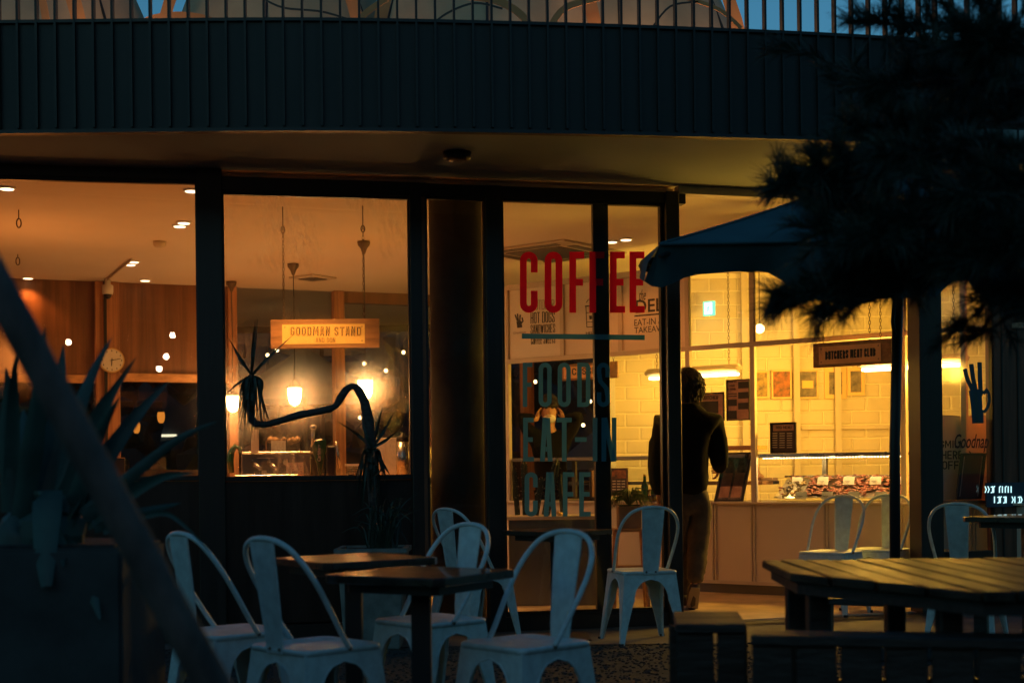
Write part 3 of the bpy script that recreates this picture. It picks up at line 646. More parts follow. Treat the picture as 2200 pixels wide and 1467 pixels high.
# ------------------------------------------------------------------ hanging signs
def hang_sign(name, lb, pl, px0, px1, py0, py1, plate, platem, lines, chains, tilt=0, boardm='sign_wood', ct=ZC):
    t0, t1, z0, z1 = pl.rng(px0, px1, py0, py1); c = pl.pt((t0+t1)/2, z0, 0)
    s = thing(name, lb, 'sign', c)
    ob('board', pl.tbox(MB(), t0, t1, z0, z1, -.012, .012), boardm, s, bevel=.003)
    m_ = MB(); a, b, e, f = pl.rng(*plate); pl.tbox(m_, a, b, e, f, .0125, .016); pt_ = ob('plate', m_, platem, s)
    sc_ = MB()
    for x_, z_ in ((a+.02, e+.02), (b-.02, e+.02), (a+.02, f-.02), (b-.02, f-.02)): sc_.ico(pl.pt(x_, z_, .0165), .005, 1)
    ob('screw', sc_, 'black', s)
    for body, x0, x1, y0, y1 in lines:
        sw = (y1-y0)*(.17 if y1-y0 > 11 else .15); rs = 0 if pl is GS else (8 if 'BUTCH' in body else 3)
        caps('lettering', body.upper(), pl, x0, x1, y0, y1, .0165, 'ink', pt_, sw*1.0, rs); 
        if platem == 'sign_gold': caps('lettering', body.upper(), pl, x0+.4, x1-.4, y0+.6, y1-.6, .0187, 'letter_gold', pt_, sw*.32, rs)
    for cx, hy in chains:
        t, z = pl.hit(cx, py0); m_ = MB(); chain(m_, pl.pt(t, z1-.005), pl.pt(t, ct-(.14 if hy else .0)))
        if hy: m_.tube([pl.pt(t, ct-.15), pl.pt(t, ct)], .005, 6); m_.tube([pl.pt(t, ct-.15)+Vector((math.sin(q)*.014, 0, -.02-math.cos(q)*.024)) for q in [k*math.pi/6 for k in range(13)]], .005, 6)
        ob('chain', m_, 'chain', s)
    return s
GS = Pl((-5, 10.5), (5, 10.5))
hang_sign('hanging_sign', 'gold GOODMAN STAND and SON sign on a wooden board hung by chains', GS, 582, 815, 686, 748, (607, 784, 697, 739), 'sign_gold',
          [('GOODMAN STAND', 624, 777, 702, 722), ('and SON', 679, 721, 726, 736)], [(610, 1), (782, 1)])
def kiosk_off(o_): return DL.shifted(o_)
DS = kiosk_off(.22)
DSs = Pl((DS.pt(0, 0).x, DS.pt(0, 0).y), (DS.pt(4, 0).x, DS.pt(4, 0).y))
hang_sign('hanging_sign', 'copper BUTCHERS MEAT CLUB sign on a dark board above the meat display', DSs, 1748, 1917, 733, 786, (1761, 1894, 741, 780), 'sign_copper',
          [('BUTCHERS MEAT CLUB', 1775, 1883, 755, 773)], [(1769, 0), (1892, 0)])
DB_ = kiosk_off(-.35)
hang_sign('hanging_sign', 'small orange CASSE sign hanging behind the word FOODS on the door', DB_, 1205, 1328, 780, 815, (1213, 1300, 786, 811), 'sign_copper',
          [('CASSE', 1231, 1284, 791, 806)], [(1213, 0), (1318, 0)], ct=2.8)

# ------------------------------------------------------------------ deli kiosk
ZT = 2.80; ZR0 = DL.hit(1475, 750)[1]; ZCT = .80
tD = lambda px, py=900: DL.hit(px, py)[0]
kio = thing('deli_counter', 'angled white deli counter with framed glass screens above it', 'counter', DL.pt(tD(1650), FLZ))
tL, tR = 0.0, tD(2200)
m_ = MB(); DL.tbox(m_, tL, tR, .10, ZCT-.02, -.03, 0); ob('front_panel', m_, 'kiosk_white', kio)
m_ = MB(); DL.tbox(m_, tL, tR, FLZ, .099, -.05, -.03); ob('toe_kick', m_, 'steel_dark', kio)
for px in (1535, 1618, 1775, 1940, 2090):
    m_ = MB(); t = tD(px, 1150); DL.tbox(m_, t-.022, t-.006, .10, ZCT-.02, 0, .012); DL.tbox(m_, t+.006, t+.022, .10, ZCT-.02, 0, .012); ob('batten', m_, 'kiosk_trim', kio, bevel=.002)
m_ = MB(); DL.tbox(m_, tL, tR, .10, .13, .001, .014); ob('skirting', m_, 'kiosk_trim', kio)
m_ = MB(); DL.tbox(m_, tL, tR, ZCT-.019, ZCT, -.9, .05); ob('worktop', m_, 'kiosk_trim', kio, bevel=.003)
# uprights and rails of the screen
for px, z0 in ((1090, ZCT), (1209, ZR0), (1334, ZR0), (1478, ZCT), (1617, ZCT), (1940, ZCT), (2070, ZCT)):
    m_ = MB(); t = tD(px, 760); DL.tbox(m_, t-.022, t+.022, z0, ZT, -.03, .015); ob('upright', m_, 'kiosk_trim', kio, bevel=.003)
m_ = MB(); DL.tbox(m_, tL, tR, ZR0-.02, ZR0+.022, -.028, .018); ob('rail', m_, 'kiosk_trim', kio, bevel=.003)
m_ = MB(); DL.tbox(m_, tL, tR, ZT, ZT+.05, -.03, .02); ob('top_rail', m_, 'kiosk_trim', kio, bevel=.003)
bd = MB(); DL.tbox(bd, tD(1094, 700), tD(1476, 700), ZR0+.023, ZT-.001, -.018, -.008); brd = ob('sign_board', bd, 'board_white', kio)
gl = MB(); DL.tbox(gl, tD(1480, 700), tD(2068, 700), ZR0+.023, ZT-.001, -.016, -.010); ob('screen_glass', gl, 'case_glass', kio)
D8 = DL.shifted(-.008)
caps('lettering', 'OUTDOOR', D8, 1143, 1191, 645, 666, .001, 'paper_text', brd, 1.3, 2)
caps('lettering', 'HOT DOGS', D8, 1140, 1192, 671, 695, .001, 'ink', brd, 1.9, 3)
caps('lettering', 'SANDWICHES', D8, 1140, 1193, 698, 717, .001, 'ink', brd, 1.5, 3)
caps('lettering', 'COFFEE SWEETS', D8, 1141, 1193, 723, 740, .001, 'ink', brd, 1.3, 3)
text('lettering', 'Goodman', D8, 1103, 1130, 711, 717, .001, 'paper_text', brd, shear=.4)
m_ = MB()
for i, (pts, wd) in enumerate(((([(1115, 690), (1117, 704)]), 11), ([(1107, 676), (1112, 690)], 3), ([(1112, 674), (1114, 690)], 3), ([(1118, 676), (1117, 690)], 3), ([(1122, 682), (1124, 690), (1119, 696)], 3))):
    ribbon(m_, D8, pts, wd, .001+.0003*i)
ob('hand_emblem', m_, 'ink', brd)
text('lettering', 'HELLO', D8, 1259, 1287, 712, 718, .001, 'ink', brd, bold=.02)
m_ = MB()
for i, (pts, wd) in enumerate((([(1259, 658), (1261, 703)], 1.6), ([(1281, 656), (1277, 702)], 1.6), ([(1257, 658), (1283, 656)], 2.5), ([(1260, 650), (1264, 644), (1270, 642), (1277, 645), (1280, 650)], 1.6), ([(1261, 703), (1277, 702)], 1.6), ([(1260, 672), (1280, 671)], 1.4), ([(1261, 692), (1278, 691)], 1.4), ([(1269, 678), (1270, 686)], 6))):
    ribbon(m_, D8, pts, wd, .001+.0003*i)
ob('cup_drawing', m_, 'ink', brd)
text('lettering', 'the', D8, 1373, 1388, 622, 645, .001, 'ink', brd, shear=.4)
text('lettering', 'DELI', D8, 1366, 1432, 642, 670, .001, 'ink', brd, bold=.015)
m_ = MB(); ribbon(m_, D8, [(1363, 679), (1445, 672)], 3, .001); ob('rule', m_, 'ink', brd)
text('lettering', 'EAT-IN &', D8, 1363, 1424, 684, 698, .001, 'ink', brd); text('lettering', 'TAKEAWAY', D8, 1363, 1446, 700, 713, .001, 'ink', brd)
# glazed display case on the worktop
zc1 = DL.hit(1780, 975)[1]
for (pa, pb, lb, nm) in ((1630, 1940, 'long glass meat display case with a lit strip under its steel top', 'meat'), (1098, 1600, 'glass deli case under a dark shelf seen through the door', 'deli')):
    a, b = tD(pa), tD(pb); c = thing('display_case', lb, 'display case', DL.pt((a+b)/2, ZCT, -.3))
    m_ = MB(); DL.tbox(m_, a, b, ZCT+.002, zc1-.02, -.012, -.006); ob('front_glass', m_, 'case_glass', c)
    m_ = MB(); DL.tbox(m_, a, b, zc1-.019, zc1+.012, -.62, .0); ob('top_shelf', m_, 'steel' if nm == 'meat' else 'steel_dark', c, bevel=.003)
    m_ = MB(); DL.tbox(m_, a, b, ZCT+.14, ZCT+.17, -.62, -.58); DL.tbox(m_, a+.3, a+.34, ZCT+.02, zc1-.02, -.6, -.57); ob('rear_frame', m_, 'steel_dark', c)
    if nm == 'meat':
        m_ = MB(); n = 46
        for k in range(n):
            t = a+.02+(b-a-.04)*(k+.5)/n; m_.ico(DL.pt(t, zc1-.028, -.02), .0065, 1, (1.5, 1.5, .8))
        ob('light_strip', m_, 'led', c)
        for kk in range(5): lamp('strip_glow', DL.pt(a+(b-a)*(kk+.5)/5, zc1-.045, -.06), 3.0, (1, .6, .2), c, .03)
        m_ = MB(); DL.tbox(m_, a, b, ZCT+.20, ZCT+.215, -.5, -.46); ob('slicing_rail', m_, 'steel', c)
        # sloped trays with meat, price cards
        for k in range(8):
            t = a+.08+k*(b-a-.16)/7.5; m_ = MB().ob(DL.pt(t, ZCT+.03, -.10), DL.d*.15, DL.n*-.32+Vector((0, 0, .16)), (0, 0, .012))
            tr = thing('meat_tray', 'tray of sliced meat, %s from the left in the display' % ['first', 'second', 'third', 'fourth', 'fifth', 'sixth', 'seventh', 'eighth'][k], 'tray', DL.pt(t, ZCT+.03, -.2), 'meat trays in the glass display')
            ob('dish', m_, 'tray', tr, bevel=.004)
            q = MB()
            for i in range(52):
                u, v = random.uniform(.012, .138), random.uniform(0, 1); r = random.uniform(.018, .03)
                q.ico(DL.pt(t+u, ZCT+.05+.16*v+random.uniform(0, .012), -.10-.3*v), r, 1, (.9, 1.2, .28), .15)
            ob('meat', q, 'meat', tr, smooth=True)
        for k in range(11):
            row = k % 2; t = a+.2+k*.115; z = ZCT+.02+(.12 if not row else 0); of = -.03-(.17 if not row else 0)
            if t > b-.1: break
            cd = MB().ob(DL.pt(t, z, of), DL.d*.098, DL.n*-.014+Vector((0, 0, .064)), DL.n*.001)
            pc = ob('price_card', cd, 'paper'); tag(pc, 'white price card, %s from the left among the cards before the meat' % ['first', 'second', 'third', 'fourth', 'fifth', 'sixth', 'seventh', 'eighth', 'ninth', 'tenth', 'eleventh'][k], 'price card', 'price cards standing in the meat display')
            pl_ = DL.shifted(of+.004)
            pxa = t
            m2 = MB(); pl_.tbox(m2, t+.02, t+.065, z+.026, z+.031, 0, .002); pl_.tbox(m2, t+.03, t+.055, z+.016, z+.019, 0, .002); ob('print', m2, 'paper_text', pc)
# trays leaning at left of meat case
m_ = MB(); q = DL.pt(tD(1660), ZCT+.02, -.06)
bk = thing('salad_box', 'clear tray of salad and wrapped meat leaning at the left end of the display', 'tray', q)
ob('dish', MB().ob(q, DL.d*.22, DL.n*-.18+Vector((0, 0, .16)), Vector((0, 0, .008))), 'tray', bk, bevel=.003)
m2 = MB()
for i in range(46): u, v = random.uniform(.02, .2), random.uniform(0.05, .95); m2.ico(q+DL.d*u+(DL.n*-.18+Vector((0, 0, .16)))*v+Vector((0, 0, .018)), random.uniform(.01, .022), 1, (1, 1, .6), .3)
ob('salad', m2, 'gold_pic', bk)
# pictures, posters
def picture(name, lb, cat, pl, px0, px1, py0, py1, pic, frm, fw_=.02, off=0, grp=None, texts=(), lean=0, bars=()):
    t0, t1, z0, z1 = pl.rng(px0, px1, py0, py1); o_ = thing(name, lb, cat, pl.pt((t0+t1)/2, z0, off), grp)
    m_ = MB(); 
    pl.tbox(m_, t0, t1, z1-fw_, z1, off, off+.018); pl.tbox(m_, t0, t1, z0, z0+fw_, off, off+.018); pl.tbox(m_, t0, t0+fw_, z0+fw_, z1-fw_, off, off+.018); pl.tbox(m_, t1-fw_, t1, z0+fw_, z1-fw_, off, off+.018)
    ob('frame', m_, frm, o_, bevel=.002)
    s_ = ob('print', pl.tbox(MB(), t0+fw_*.8, t1-fw_*.8, z0+fw_*.8, z1-fw_*.8, off+.002, off+.008), pic, o_)
    for i, (a, b, c, d, mm) in enumerate(bars): ob('printed_block', pl.box(MB(), a, b, c, d, off+.0085, off+.0095+.0002*i), mm, s_)
    for body, a, b, c, d, mm in texts:
        if body.isupper(): caps('lettering', body, pl, a, b, c, d, off+.010, mm, s_, (d-c)*.15)
        else: text('lettering', body, pl, a, b, c, d, off+.010, mm, s_, bold=0)
    return o_
TWo = TW
g_ = 'framed pictures on the tiled wall'
picture('framed_picture', 'narrow framed orange print beside the white upright, leftmost on the tiled wall', 'picture', TW, 1619, 1651, 797, 856, 'gold_pic', 'frame_gold', .02, .02, g_)
picture('framed_picture', 'framed print of an orange crowd scene, second picture on the tiled wall', 'picture', TW, 1656, 1700, 795, 857, 'orange_pic', 'frame_gold', .018, .02, g_)
picture('framed_picture', 'framed dark print with a yellow dome shape, middle of the tiled wall', 'picture', TW, 1712, 1757, 795, 857, 'grey_pic', 'frame_gold', .018, .02, g_, bars=((1722, 1746, 818, 834, 'letter_gold'),))
picture('framed_picture', 'framed grey landscape print in a wide gold mount under the hanging sign', 'picture', TW, 1770, 1817, 790, 857, 'grey_pic', 'frame_gold', .045, .02, g_)
picture('framed_picture', 'smaller framed grey print, rightmost on the tiled wall', 'picture', TW, 1818, 1856, 790, 850, 'grey_pic', 'frame_gold', .035, .02, g_)
DP = kiosk_off(-.10)
picture('cow_poster', 'dark framed poster of a cow drawing behind the person', 'poster', DP, 1495, 1555, 843, 905, 'pink_pic', 'black', .012, -.02, None, [('BUTCHER', 1508, 1542, 850, 858, 'ink')], bars=((1501, 1542, 862, 888, 'ink'), (1501, 1508, 888, 900, 'ink'), (1530, 1538, 888, 900, 'ink')))
picture('steak_poster', 'framed steak cooking guide poster with dark photo squares', 'poster', DP, 1562, 1612, 815, 903, 'pink_pic', 'black', .008, .0, None, [('How to\ncook\na steak.', 1564, 1584, 817, 838, 'ink')],
        bars=((1587, 1609, 820, 834, 'ink'), (1587, 1609, 842, 856, 'ink'), (1587, 1609, 865, 879, 'ink'), (1565, 1584, 858, 872, 'ink'), (1566, 1584, 845, 847, 'ink'), (1566, 1584, 850, 852, 'ink'), (1565, 1584, 882, 900, 'ink')))
DM = kiosk_off(-.12)
rows = [(1660+c*16, 1671+c*16, 930+r*5, 931.6+r*5, 'paper') for c in range(3) for r in range(7)]
picture('menu_board', 'black framed BBQ MENU card standing on the steel display case', 'menu', DM, 1656, 1712, 907, 974, 'menu_dark', 'black', .014, 0, None, [('BBQ MENU', 1668, 1702, 915, 921, 'ink')], bars=[(1662, 1706, 912, 925, 'pink_pic')]+rows)
# leaning framed poster on the counter
a0, a1 = DL.h3(1536, 1073, -.02), DL.h3(1597, 1073, -.02); zt_ = DL.hit(1580, 972)[1]
lp = thing('leaning_poster', 'black framed poster of meat cuts leaning on the white counter beside the person', 'poster', (a0+a1)/2)
u = (a1-a0); v = DL.d*.07+Vector((0, 0, zt_-ZCT))-DL.n*.06; b_ = DL.pt(tD(1536, 1073), ZCT+.002, .0)
nn = DL.n*.02
fr_ = MB(); fr_.ob(b_, u, v*.04, nn); fr_.ob(b_+v*.96, u, v*.04, nn); fr_.ob(b_+v*.0401, u*.06, v*.9198, nn); fr_.ob(b_+v*.0401+u*.94, u*.06, v*.9198, nn); ob('frame', fr_, 'black', lp)
ob('print', MB().ob(b_+u*.05+v*.03, u*.9, v*.94, nn*.5), 'grey_pic', lp)
ob('meat_photo', MB().ob(b_+u*.12+v*.08+nn*.52, u*.34, v*.5, nn*.1), 'pink_pic', lp); ob('meat_photo', MB().ob(b_+u*.54+v*.08+nn*.52, u*.34, v*.5, nn*.1), 'pink_pic', lp)
# exit sign
EX = kiosk_off(-1.6)
es = thing('exit_sign', 'small lit green and white running man exit sign above the deli', 'exit sign', EX.h3(1522, 677))
ob('case', EX.box(MB(), 1510, 1534, 647, 678, -.03, 0), 'exit_green', es, bevel=.003); ob('face', EX.box(MB(), 1514, 1530, 650, 675, .0005, .004), 'exit_white', es)
m_ = MB()
for i, (pts, wd) in enumerate((([(1522, 658), (1521, 666)], 3), ([(1521, 666), (1517, 672)], 2), ([(1521, 666), (1526, 669), (1526, 674)], 2), ([(1517, 661), (1526, 660)], 1.6), ([(1523, 653), (1523, 656)], 3))): ribbon(m_, EX.shifted(.004), pts, wd, .001+.0003*i)
ob('running_figure', m_, 'exit_green', es)
# tube lights
def tube_light(lb, pl, px0, px1, py0, py1, W, chains=()):
    t0, t1, z0, z1 = pl.rng(px0, px1, py0, py1); c = pl.pt((t0+t1)/2, z0); f_ = thing('tube_light', lb, 'tube light', c, 'hanging fluorescent tubes over the deli')
    za = pl.hit(px0, py0)[1]; zb = pl.hit(px1, py0)[1]; z = (za+zb)/2
    m_ = MB(); m_.tube([pl.pt(t0, z+.02), pl.pt(t0+.03, z+.035), pl.pt(t1-.03, z+.035), pl.pt(t1, z+.02)], [.03, .05, .05, .03], 10, sq=.7); ob('housing', m_, 'kiosk_trim', f_, smooth=True)
    m_ = MB(); m_.tube([pl.pt(t0+.05, z-.022, .02), pl.pt(t1-.04, z-.022, .02)], .014, 10); m_.tube([pl.pt(t0+.05, z-.024, -.03), pl.pt(t1-.04, z-.024, -.03)], .014, 10); ob('tube', m_, 'tube', f_, smooth=True)
    for k in (.12, .88):
        m_ = MB(); t = t0+(t1-t0)*k; chain(m_, pl.pt(t, z+.07), pl.pt(t, ZC-.002), .04, .0025); ob('chain', m_, 'chain', f_)
    for k in (.2, .5, .8): lamp('tube_glow', pl.pt(t0+(t1-t0)*k, z-.09), W/3, DCOL, f_, .06)
DCOL = (1.0, .52, .055)
T1 = kiosk_off(-.75); T2 = kiosk_off(-.45)
tube_light('lit fluorescent tube light hanging between the door frame and the exit sign', T1, 1388, 1592, 803, 817, 40)
tube_light('lit fluorescent tube light hanging just below the copper sign', T2, 1842, 2080, 783, 796, 210)
# tiled rear wall
tl = MB(); gt = MB(); TW.tbox(gt, TW.hit(1313, 800)[0], 5.2+2, FLZ, ZC-.006, -.05, 0)
wall_t = ob('tiled_wall', gt, 'grout', bld, label='cream brick tiled wall behind the deli')
ta = TW.hit(1313, 800)[0]; tb_ = 5.15+2; zz = FLZ+.01; row = 0
while zz+.128 < ZC-.01:
    t = ta+.004-(.142 if row % 2 else 0)
    while t < tb_-.02:
        a = max(t, ta+.004); b = min(t+.276, tb_)
        if b-a > .03:
            o = len(tl.v)
            for (q0, q1, q2, q3, dp) in ((a, b, zz, zz+.127, .001), (a+.012, b-.012, zz+.012, zz+.115, .006)):
                tl.v += [TW.pt(q0, q2, dp), TW.pt(q1, q2, dp), TW.pt(q1, q3, dp), TW.pt(q0, q3, dp)]
            tl.f += [(o+4, o+5, o+6, o+7)]+[(o+i, o+(i+1) % 4, o+4+(i+1) % 4, o+4+i) for i in range(4)]
        t += .284
    zz += .135; row += 1
ob('tiles', tl, 'tile', wall_t)
m_ = MB()
for px in (1598, 1708, 1796):  # solid uprights stand in for frames reflected in the glass
    t = TW.hit(px, 800)[0]; TW.tbox(m_, t-.03, t+.03, FLZ, ZC-.01, .05, .09)
    TW.tbox(m_, t-.03, t-.0, FLZ, ZC-.01, .0902, .094)
TW.box(m_, 1598, 1935, 733, 743, .035, .049); TW.box(m_, 1720, 1935, 915, 922, .035, .049); ob('reflected_frame', m_, 'kiosk_trim', bld)
m_ = MB(); TWt = TW.rng(1313, 1322, 500, 900)[0]; TW.tbox(m_, TWt-.03, TWt+.03, FLZ, ZC-.01, .0, .06); ob('corner_trim', m_, 'plastic_white', bld)
# ceiling of light over deli: round globes
for px, py, lb in ((1632, 706, 'lit globe bulb just right of the white upright above the deli rail'), (1768, 680, 'lit globe bulb among the pine needles above the copper sign')):
    p = P(px, py, 13.2); g = thing('globe_lamp', lb, 'lamp', p, 'globe bulbs above the deli'); ob('globe', MB().ico(p, .045, 2), 'bulb_small', g, smooth=True)
    ob('stem', MB().tube([p+Vector((0, 0, .04)), Vector((p.x, p.y, ZC))], .004, 6), 'black', g); lamp('globe_glow', p+Vector((0, 0, -.08)), 14, DCOL, g, .05)

# items on deli
def bottle(lb, p, h=.26, r=.035, m='green_bottle', grp=None, cat='bottle', name='bottle'):
    b = thing(name, lb, cat, p, grp); ob('body', MB().lathe(p, [(r*.9, 0), (r, .01), (r, h*.55), (r*.45, h*.75), (r*.38, h*.93)], 16), m, b, smooth=True)
    ob('cap', MB().lathe(Vector(p)+Vector((0, 0, h*.93)), [(r*.42, 0), (r*.42, h*.07)], 12), 'jar_gold', b); return b
def jar(lb, p, h=.2, r=.06, grp=None):
    b = thing('glass_jar', lb, 'jar', p, grp); ob('jar', MB().lathe(p, [(r*.95, 0), (r, .01), (r, h*.8), (r*.75, h*.88)], 18), 'jar_glass', b, smooth=True)
    ob('contents', MB().lathe(Vector(p)+Vector((0, 0, .004)), [(r*.9, 0), (r*.9, h*.5)], 16), 'gold_pic', b); ob('lid', MB().lathe(Vector(p)+Vector((0, 0, h*.885)), [(r*.8, 0), (r*.8, h*.06), (r*.2, h*.1)], 18), 'jar_gold', b, smooth=True)
S1 = kiosk_off(.0)
for i, (px, lb) in enumerate(((1368, 'green bottle standing nearest the menu card behind the spider plant'), (1382, 'green bottle in the middle behind the spider plant'), (1396, 'green bottle nearest the walking person'))):
    bottle(lb, DL.pt(tD(px), ZCT, -.12-.05*i), .24, .032, grp='green bottles on the deli counter')
for px, lb in ((1236, 'glass jar with gold lid, left of the two behind CAFE'), (1258, 'glass jar with gold lid, right of the two behind CAFE')): jar(lb, DL.pt(tD(px), ZCT, -.15), .19, .055, 'glass jars behind the word CAFE')
jar('squat glass jar with shiny lid beside the walking person', DL.pt(tD(1404), ZCT, -.02+.04), .12, .05)
picture('menu_card', 'orange and black menu card behind the spider plant', 'menu', kiosk_off(.02), 1312, 1350, 1005, 1065, 'menu_dark', 'box_brown', .006, 0, None, bars=[(1316, 1346, 1009, 1027, 'orange_pic')]+[(1317+c*10, 1324+c*10, 1032+r*6, 1034+r*6, 'paper') for c in range(3) for r in range(5)])
picture('framed_notice', 'small black framed olive notice at the right edge of the door glass', 'notice', kiosk_off(.02), 1268, 1300, 1005, 1072, 'jar_gold', 'black', .02, 0)
p = DL.pt(tD(1395), zc1+.012, -.2); m_ = thing('napkin_holder', 'wooden napkin holder with papers on the dark shelf', 'box', p)
ob('box', MB().ob(p, DL.d*.12, DL.n*-.1, (0, 0, .07)), 'grey_pic', m_, bevel=.003); q = MB()
for k in range(7): q.ob(p+DL.d*(.012+k*.015)-DL.n*.02+Vector((0, 0, .071)), DL.d*.007, DL.n*-.06, DL.d*random.uniform(-.02, .02)+Vector((0, 0, random.uniform(.03, .07))))
ob('napkins', q, 'paper', m_)
p = DL.pt(tD(1588), ZCT+.2, -.3); m_ = thing('wine_holder', 'curved wooden bottle shaped stand on the ledge behind the leaning poster', 'stand', p)
ob('body', MB().tube([p+DL.d*-.03+Vector((0, 0, .22)), p+DL.d*-.02+Vector((0, 0, .12)), p+DL.d*.0+Vector((0, 0, .03)), p+DL.d*.06], [.03, .035, .03, .02], 10), 'wood_rail', m_, smooth=True)
ob('base', MB().ob(p+DL.d*-.05-Vector((0, 0, .03)), DL.d*.2, DL.n*-.1, (0, 0, .029)), 'box_brown', m_)
m_ = MB(); DL.tbox(m_, tD(1480), tD(1612), ZCT+.44, ZCT+.475, -.3, -.04); DL.tbox(m_, tD(1480), tD(1612), ZCT+.14, ZCT+.17, -.4, -.2); ob('back_shelf', m_, 'wood_rail', kio)

# ------------------------------------------------------------------ bar by the windows
sill2 = FW2.hit(680, 1021)[1]; sill1 = FW1.hit(300, 1024)[1]
bar = thing('bar_counter', 'wooden bar counter running along behind the two left windows', 'counter', (-2.3, 10.2, FLZ))
B1 = FW1.shifted(-.15); B2 = FW2.shifted(-.15)
zb = 1.055
for pl in (FW1, FW2):
    t0, t1 = (pl.hit(-40, 900)[0], pl.hit(452, 900)[0]) if pl is FW1 else (pl.hit(452, 900)[0], pl.hit(900, 900)[0])
    ob('top', pl.tbox(MB(), t0, t1, zb-.03, zb, -1.1, -.12), 'wood_rail', bar); ob('front', pl.tbox(MB(), t0, t1, FLZ, zb-.031, -.16, -.13), 'panel_dark', bar)
def on_bar(px, off, pl=FW2): 
    s_ = pl.shifted(off); t, _ = s_.hit(px, 1000); return s_, t
def barbox(name, lb, cat, px0, px1, py0, off, dep, m, pl=FW2, grp=None, parts=None, bev=.004):
    s_ = pl.shifted(off); t0, t1, _, z1 = s_.rng(px0, px1, py0, 1015); z1 = s_.hit((px0+px1)/2, py0)[1]
    o_ = thing(name, lb, cat, s_.pt((t0+t1)/2, zb), grp); ob('body', s_.tbox(MB(), t0, t1, zb, z1, -dep, 0), m, o_, bevel=bev); return o_, s_, t0, t1, z1
# coffee machine with curved tap
o_, s_, t0, t1, z1 = barbox('coffee_machine', 'dark coffee machine with a glossy green curved spout at its left end', 'coffee machine', 520, 668, 975, -.55, .3, 'steel_dark')
sp_ = [P(497, 1016, 9.85), P(494, 990, 9.85), P(497, 970, 9.85), P(506, 958, 9.85), P(514, 962, 9.85), P(516, 975, 9.85)]
ob('spout', MB().tube(sp_, [.022, .026, .024, .02, .016, .011], 12), 'green_gloss', o_, smooth=True)
ob('drip_tray', s_.tbox(MB(), t0-.05, t1-.1, zb, zb+.02, .01, .2), 'steel', o_, bevel=.003)
for i, k in enumerate((.15, .38, .6)):
    t = t0+(t1-t0)*k; ob('group_handle', MB().tube([s_.pt(t, zb+.11, .0), s_.pt(t+.02, zb+.09, .08), s_.pt(t+.05, zb+.06, .14)], .012, 8), 'steel', o_, smooth=True)
ob('top_rack', s_.tbox(MB(), t0, t1+.12, z1+.002, z1+.016, -.3, .02), 'steel', o_, bevel=.003)
m2 = MB(); s_.tbox(m2, t0+.1, t0+.22, z1-.03, z1-.024, .001, .003); ob('print', m2, 'paper', o_)
# bread basket
s2 = FW2.shifted(-.6); t0, t1, z0, z1 = s2.rng(573, 648, 945, 973); bb = thing('bread_basket', 'clear box with small buns and a pale paper liner on the coffee machine', 'box', s2.pt((t0+t1)/2, z0))
ob('tub', s2.tbox(MB(), t0, t1, z0, z1, -.2, 0), 'jar_glass', bb); ob('liner', s2.tbox(MB(), t0+.03, t0+.13, z0+.005, z1-.005, .003, .008), 'paper', bb)
m2 = MB()
for k in range(14): m2.ico(s2.pt(t0+.02+random.random()*(t1-t0-.04), z1+random.uniform(-.01, .012), -random.uniform(.03, .17)), random.uniform(.016, .026), 1, jit=.1)
ob('buns', m2, 'box_brown', bb, smooth=True)
for px0, px1, py0, py1, m, lb, nm in ((540, 556, 922, 973, 'paper', 'tall narrow cream carton standing on the coffee machine', 'carton'), (615, 652, 993, 1019, 'paper', 'cream printed price sheet propped on the bar', 'price_sheet'),
                                       (562, 573, 1010, 1018, 'paper', 'tiny cream label card under the coffee machine, left one', 'label_card'), (587, 598, 1009, 1018, 'paper', 'tiny cream label card under the coffee machine, right one', 'label_card')):
    s3 = FW2.shifted(-.5 if nm != 'price_sheet' else -.4); t0, t1, z0, z1 = s3.rng(px0, px1, py0, py1)
    if nm != 'carton': z0 = zb
    o_ = ob(nm, s3.tbox(MB(), t0, t1, z0, z1, -.05 if nm == 'carton' else -.004, 0), m); tag(o_, lb, nm.replace('_', ' '))
    if nm == 'price_sheet':
        q = MB(); 
        for r in range(4):
            for c in range(4): s3.tbox(q, t0+.012+c*.026, t0+.03+c*.026, z0+.02+r*.017, z0+.024+r*.017, .0005, .0012)
        ob('print', q, 'paper_text', o_)
# beer tap tower
s4 = FW2.shifted(-.38); tt = thing('beer_tap', 'green beer tap handle reading Carlsberg on a dark tower', 'beer tap', s4.h3(690, 1018))
t0, t1, z0, z1 = s4.rng(670, 701, 943, 1020); zc_ = (z0+z1)/2
prof = [(.5, .98), (.15, 1.0), (-.25, .97), (-.5, .80), (-.46, .62), (-.2, .35), (-.05, 0), (.12, 0), (.2, .25), (.36, .5), (.5, .75)]
w_ = (t1-t0); m2 = MB().prism([s4.pt((t0+t1)/2+x_*w_, zb+(z1-zb)*y_, 0) for x_, y_ in prof], s4.n*.02); ob('handle', m2, 'green_gloss', tt, bevel=.004)
ob('badge', MB().prism([s4.pt((t0+t1)/2+x_*w_*.86+.001, zb+(z1-zb)*(.5+(y_-.5)*.92), .0205) for x_, y_ in prof[:6]+prof[-2:]], s4.n*.001), 'green_bottle', tt)
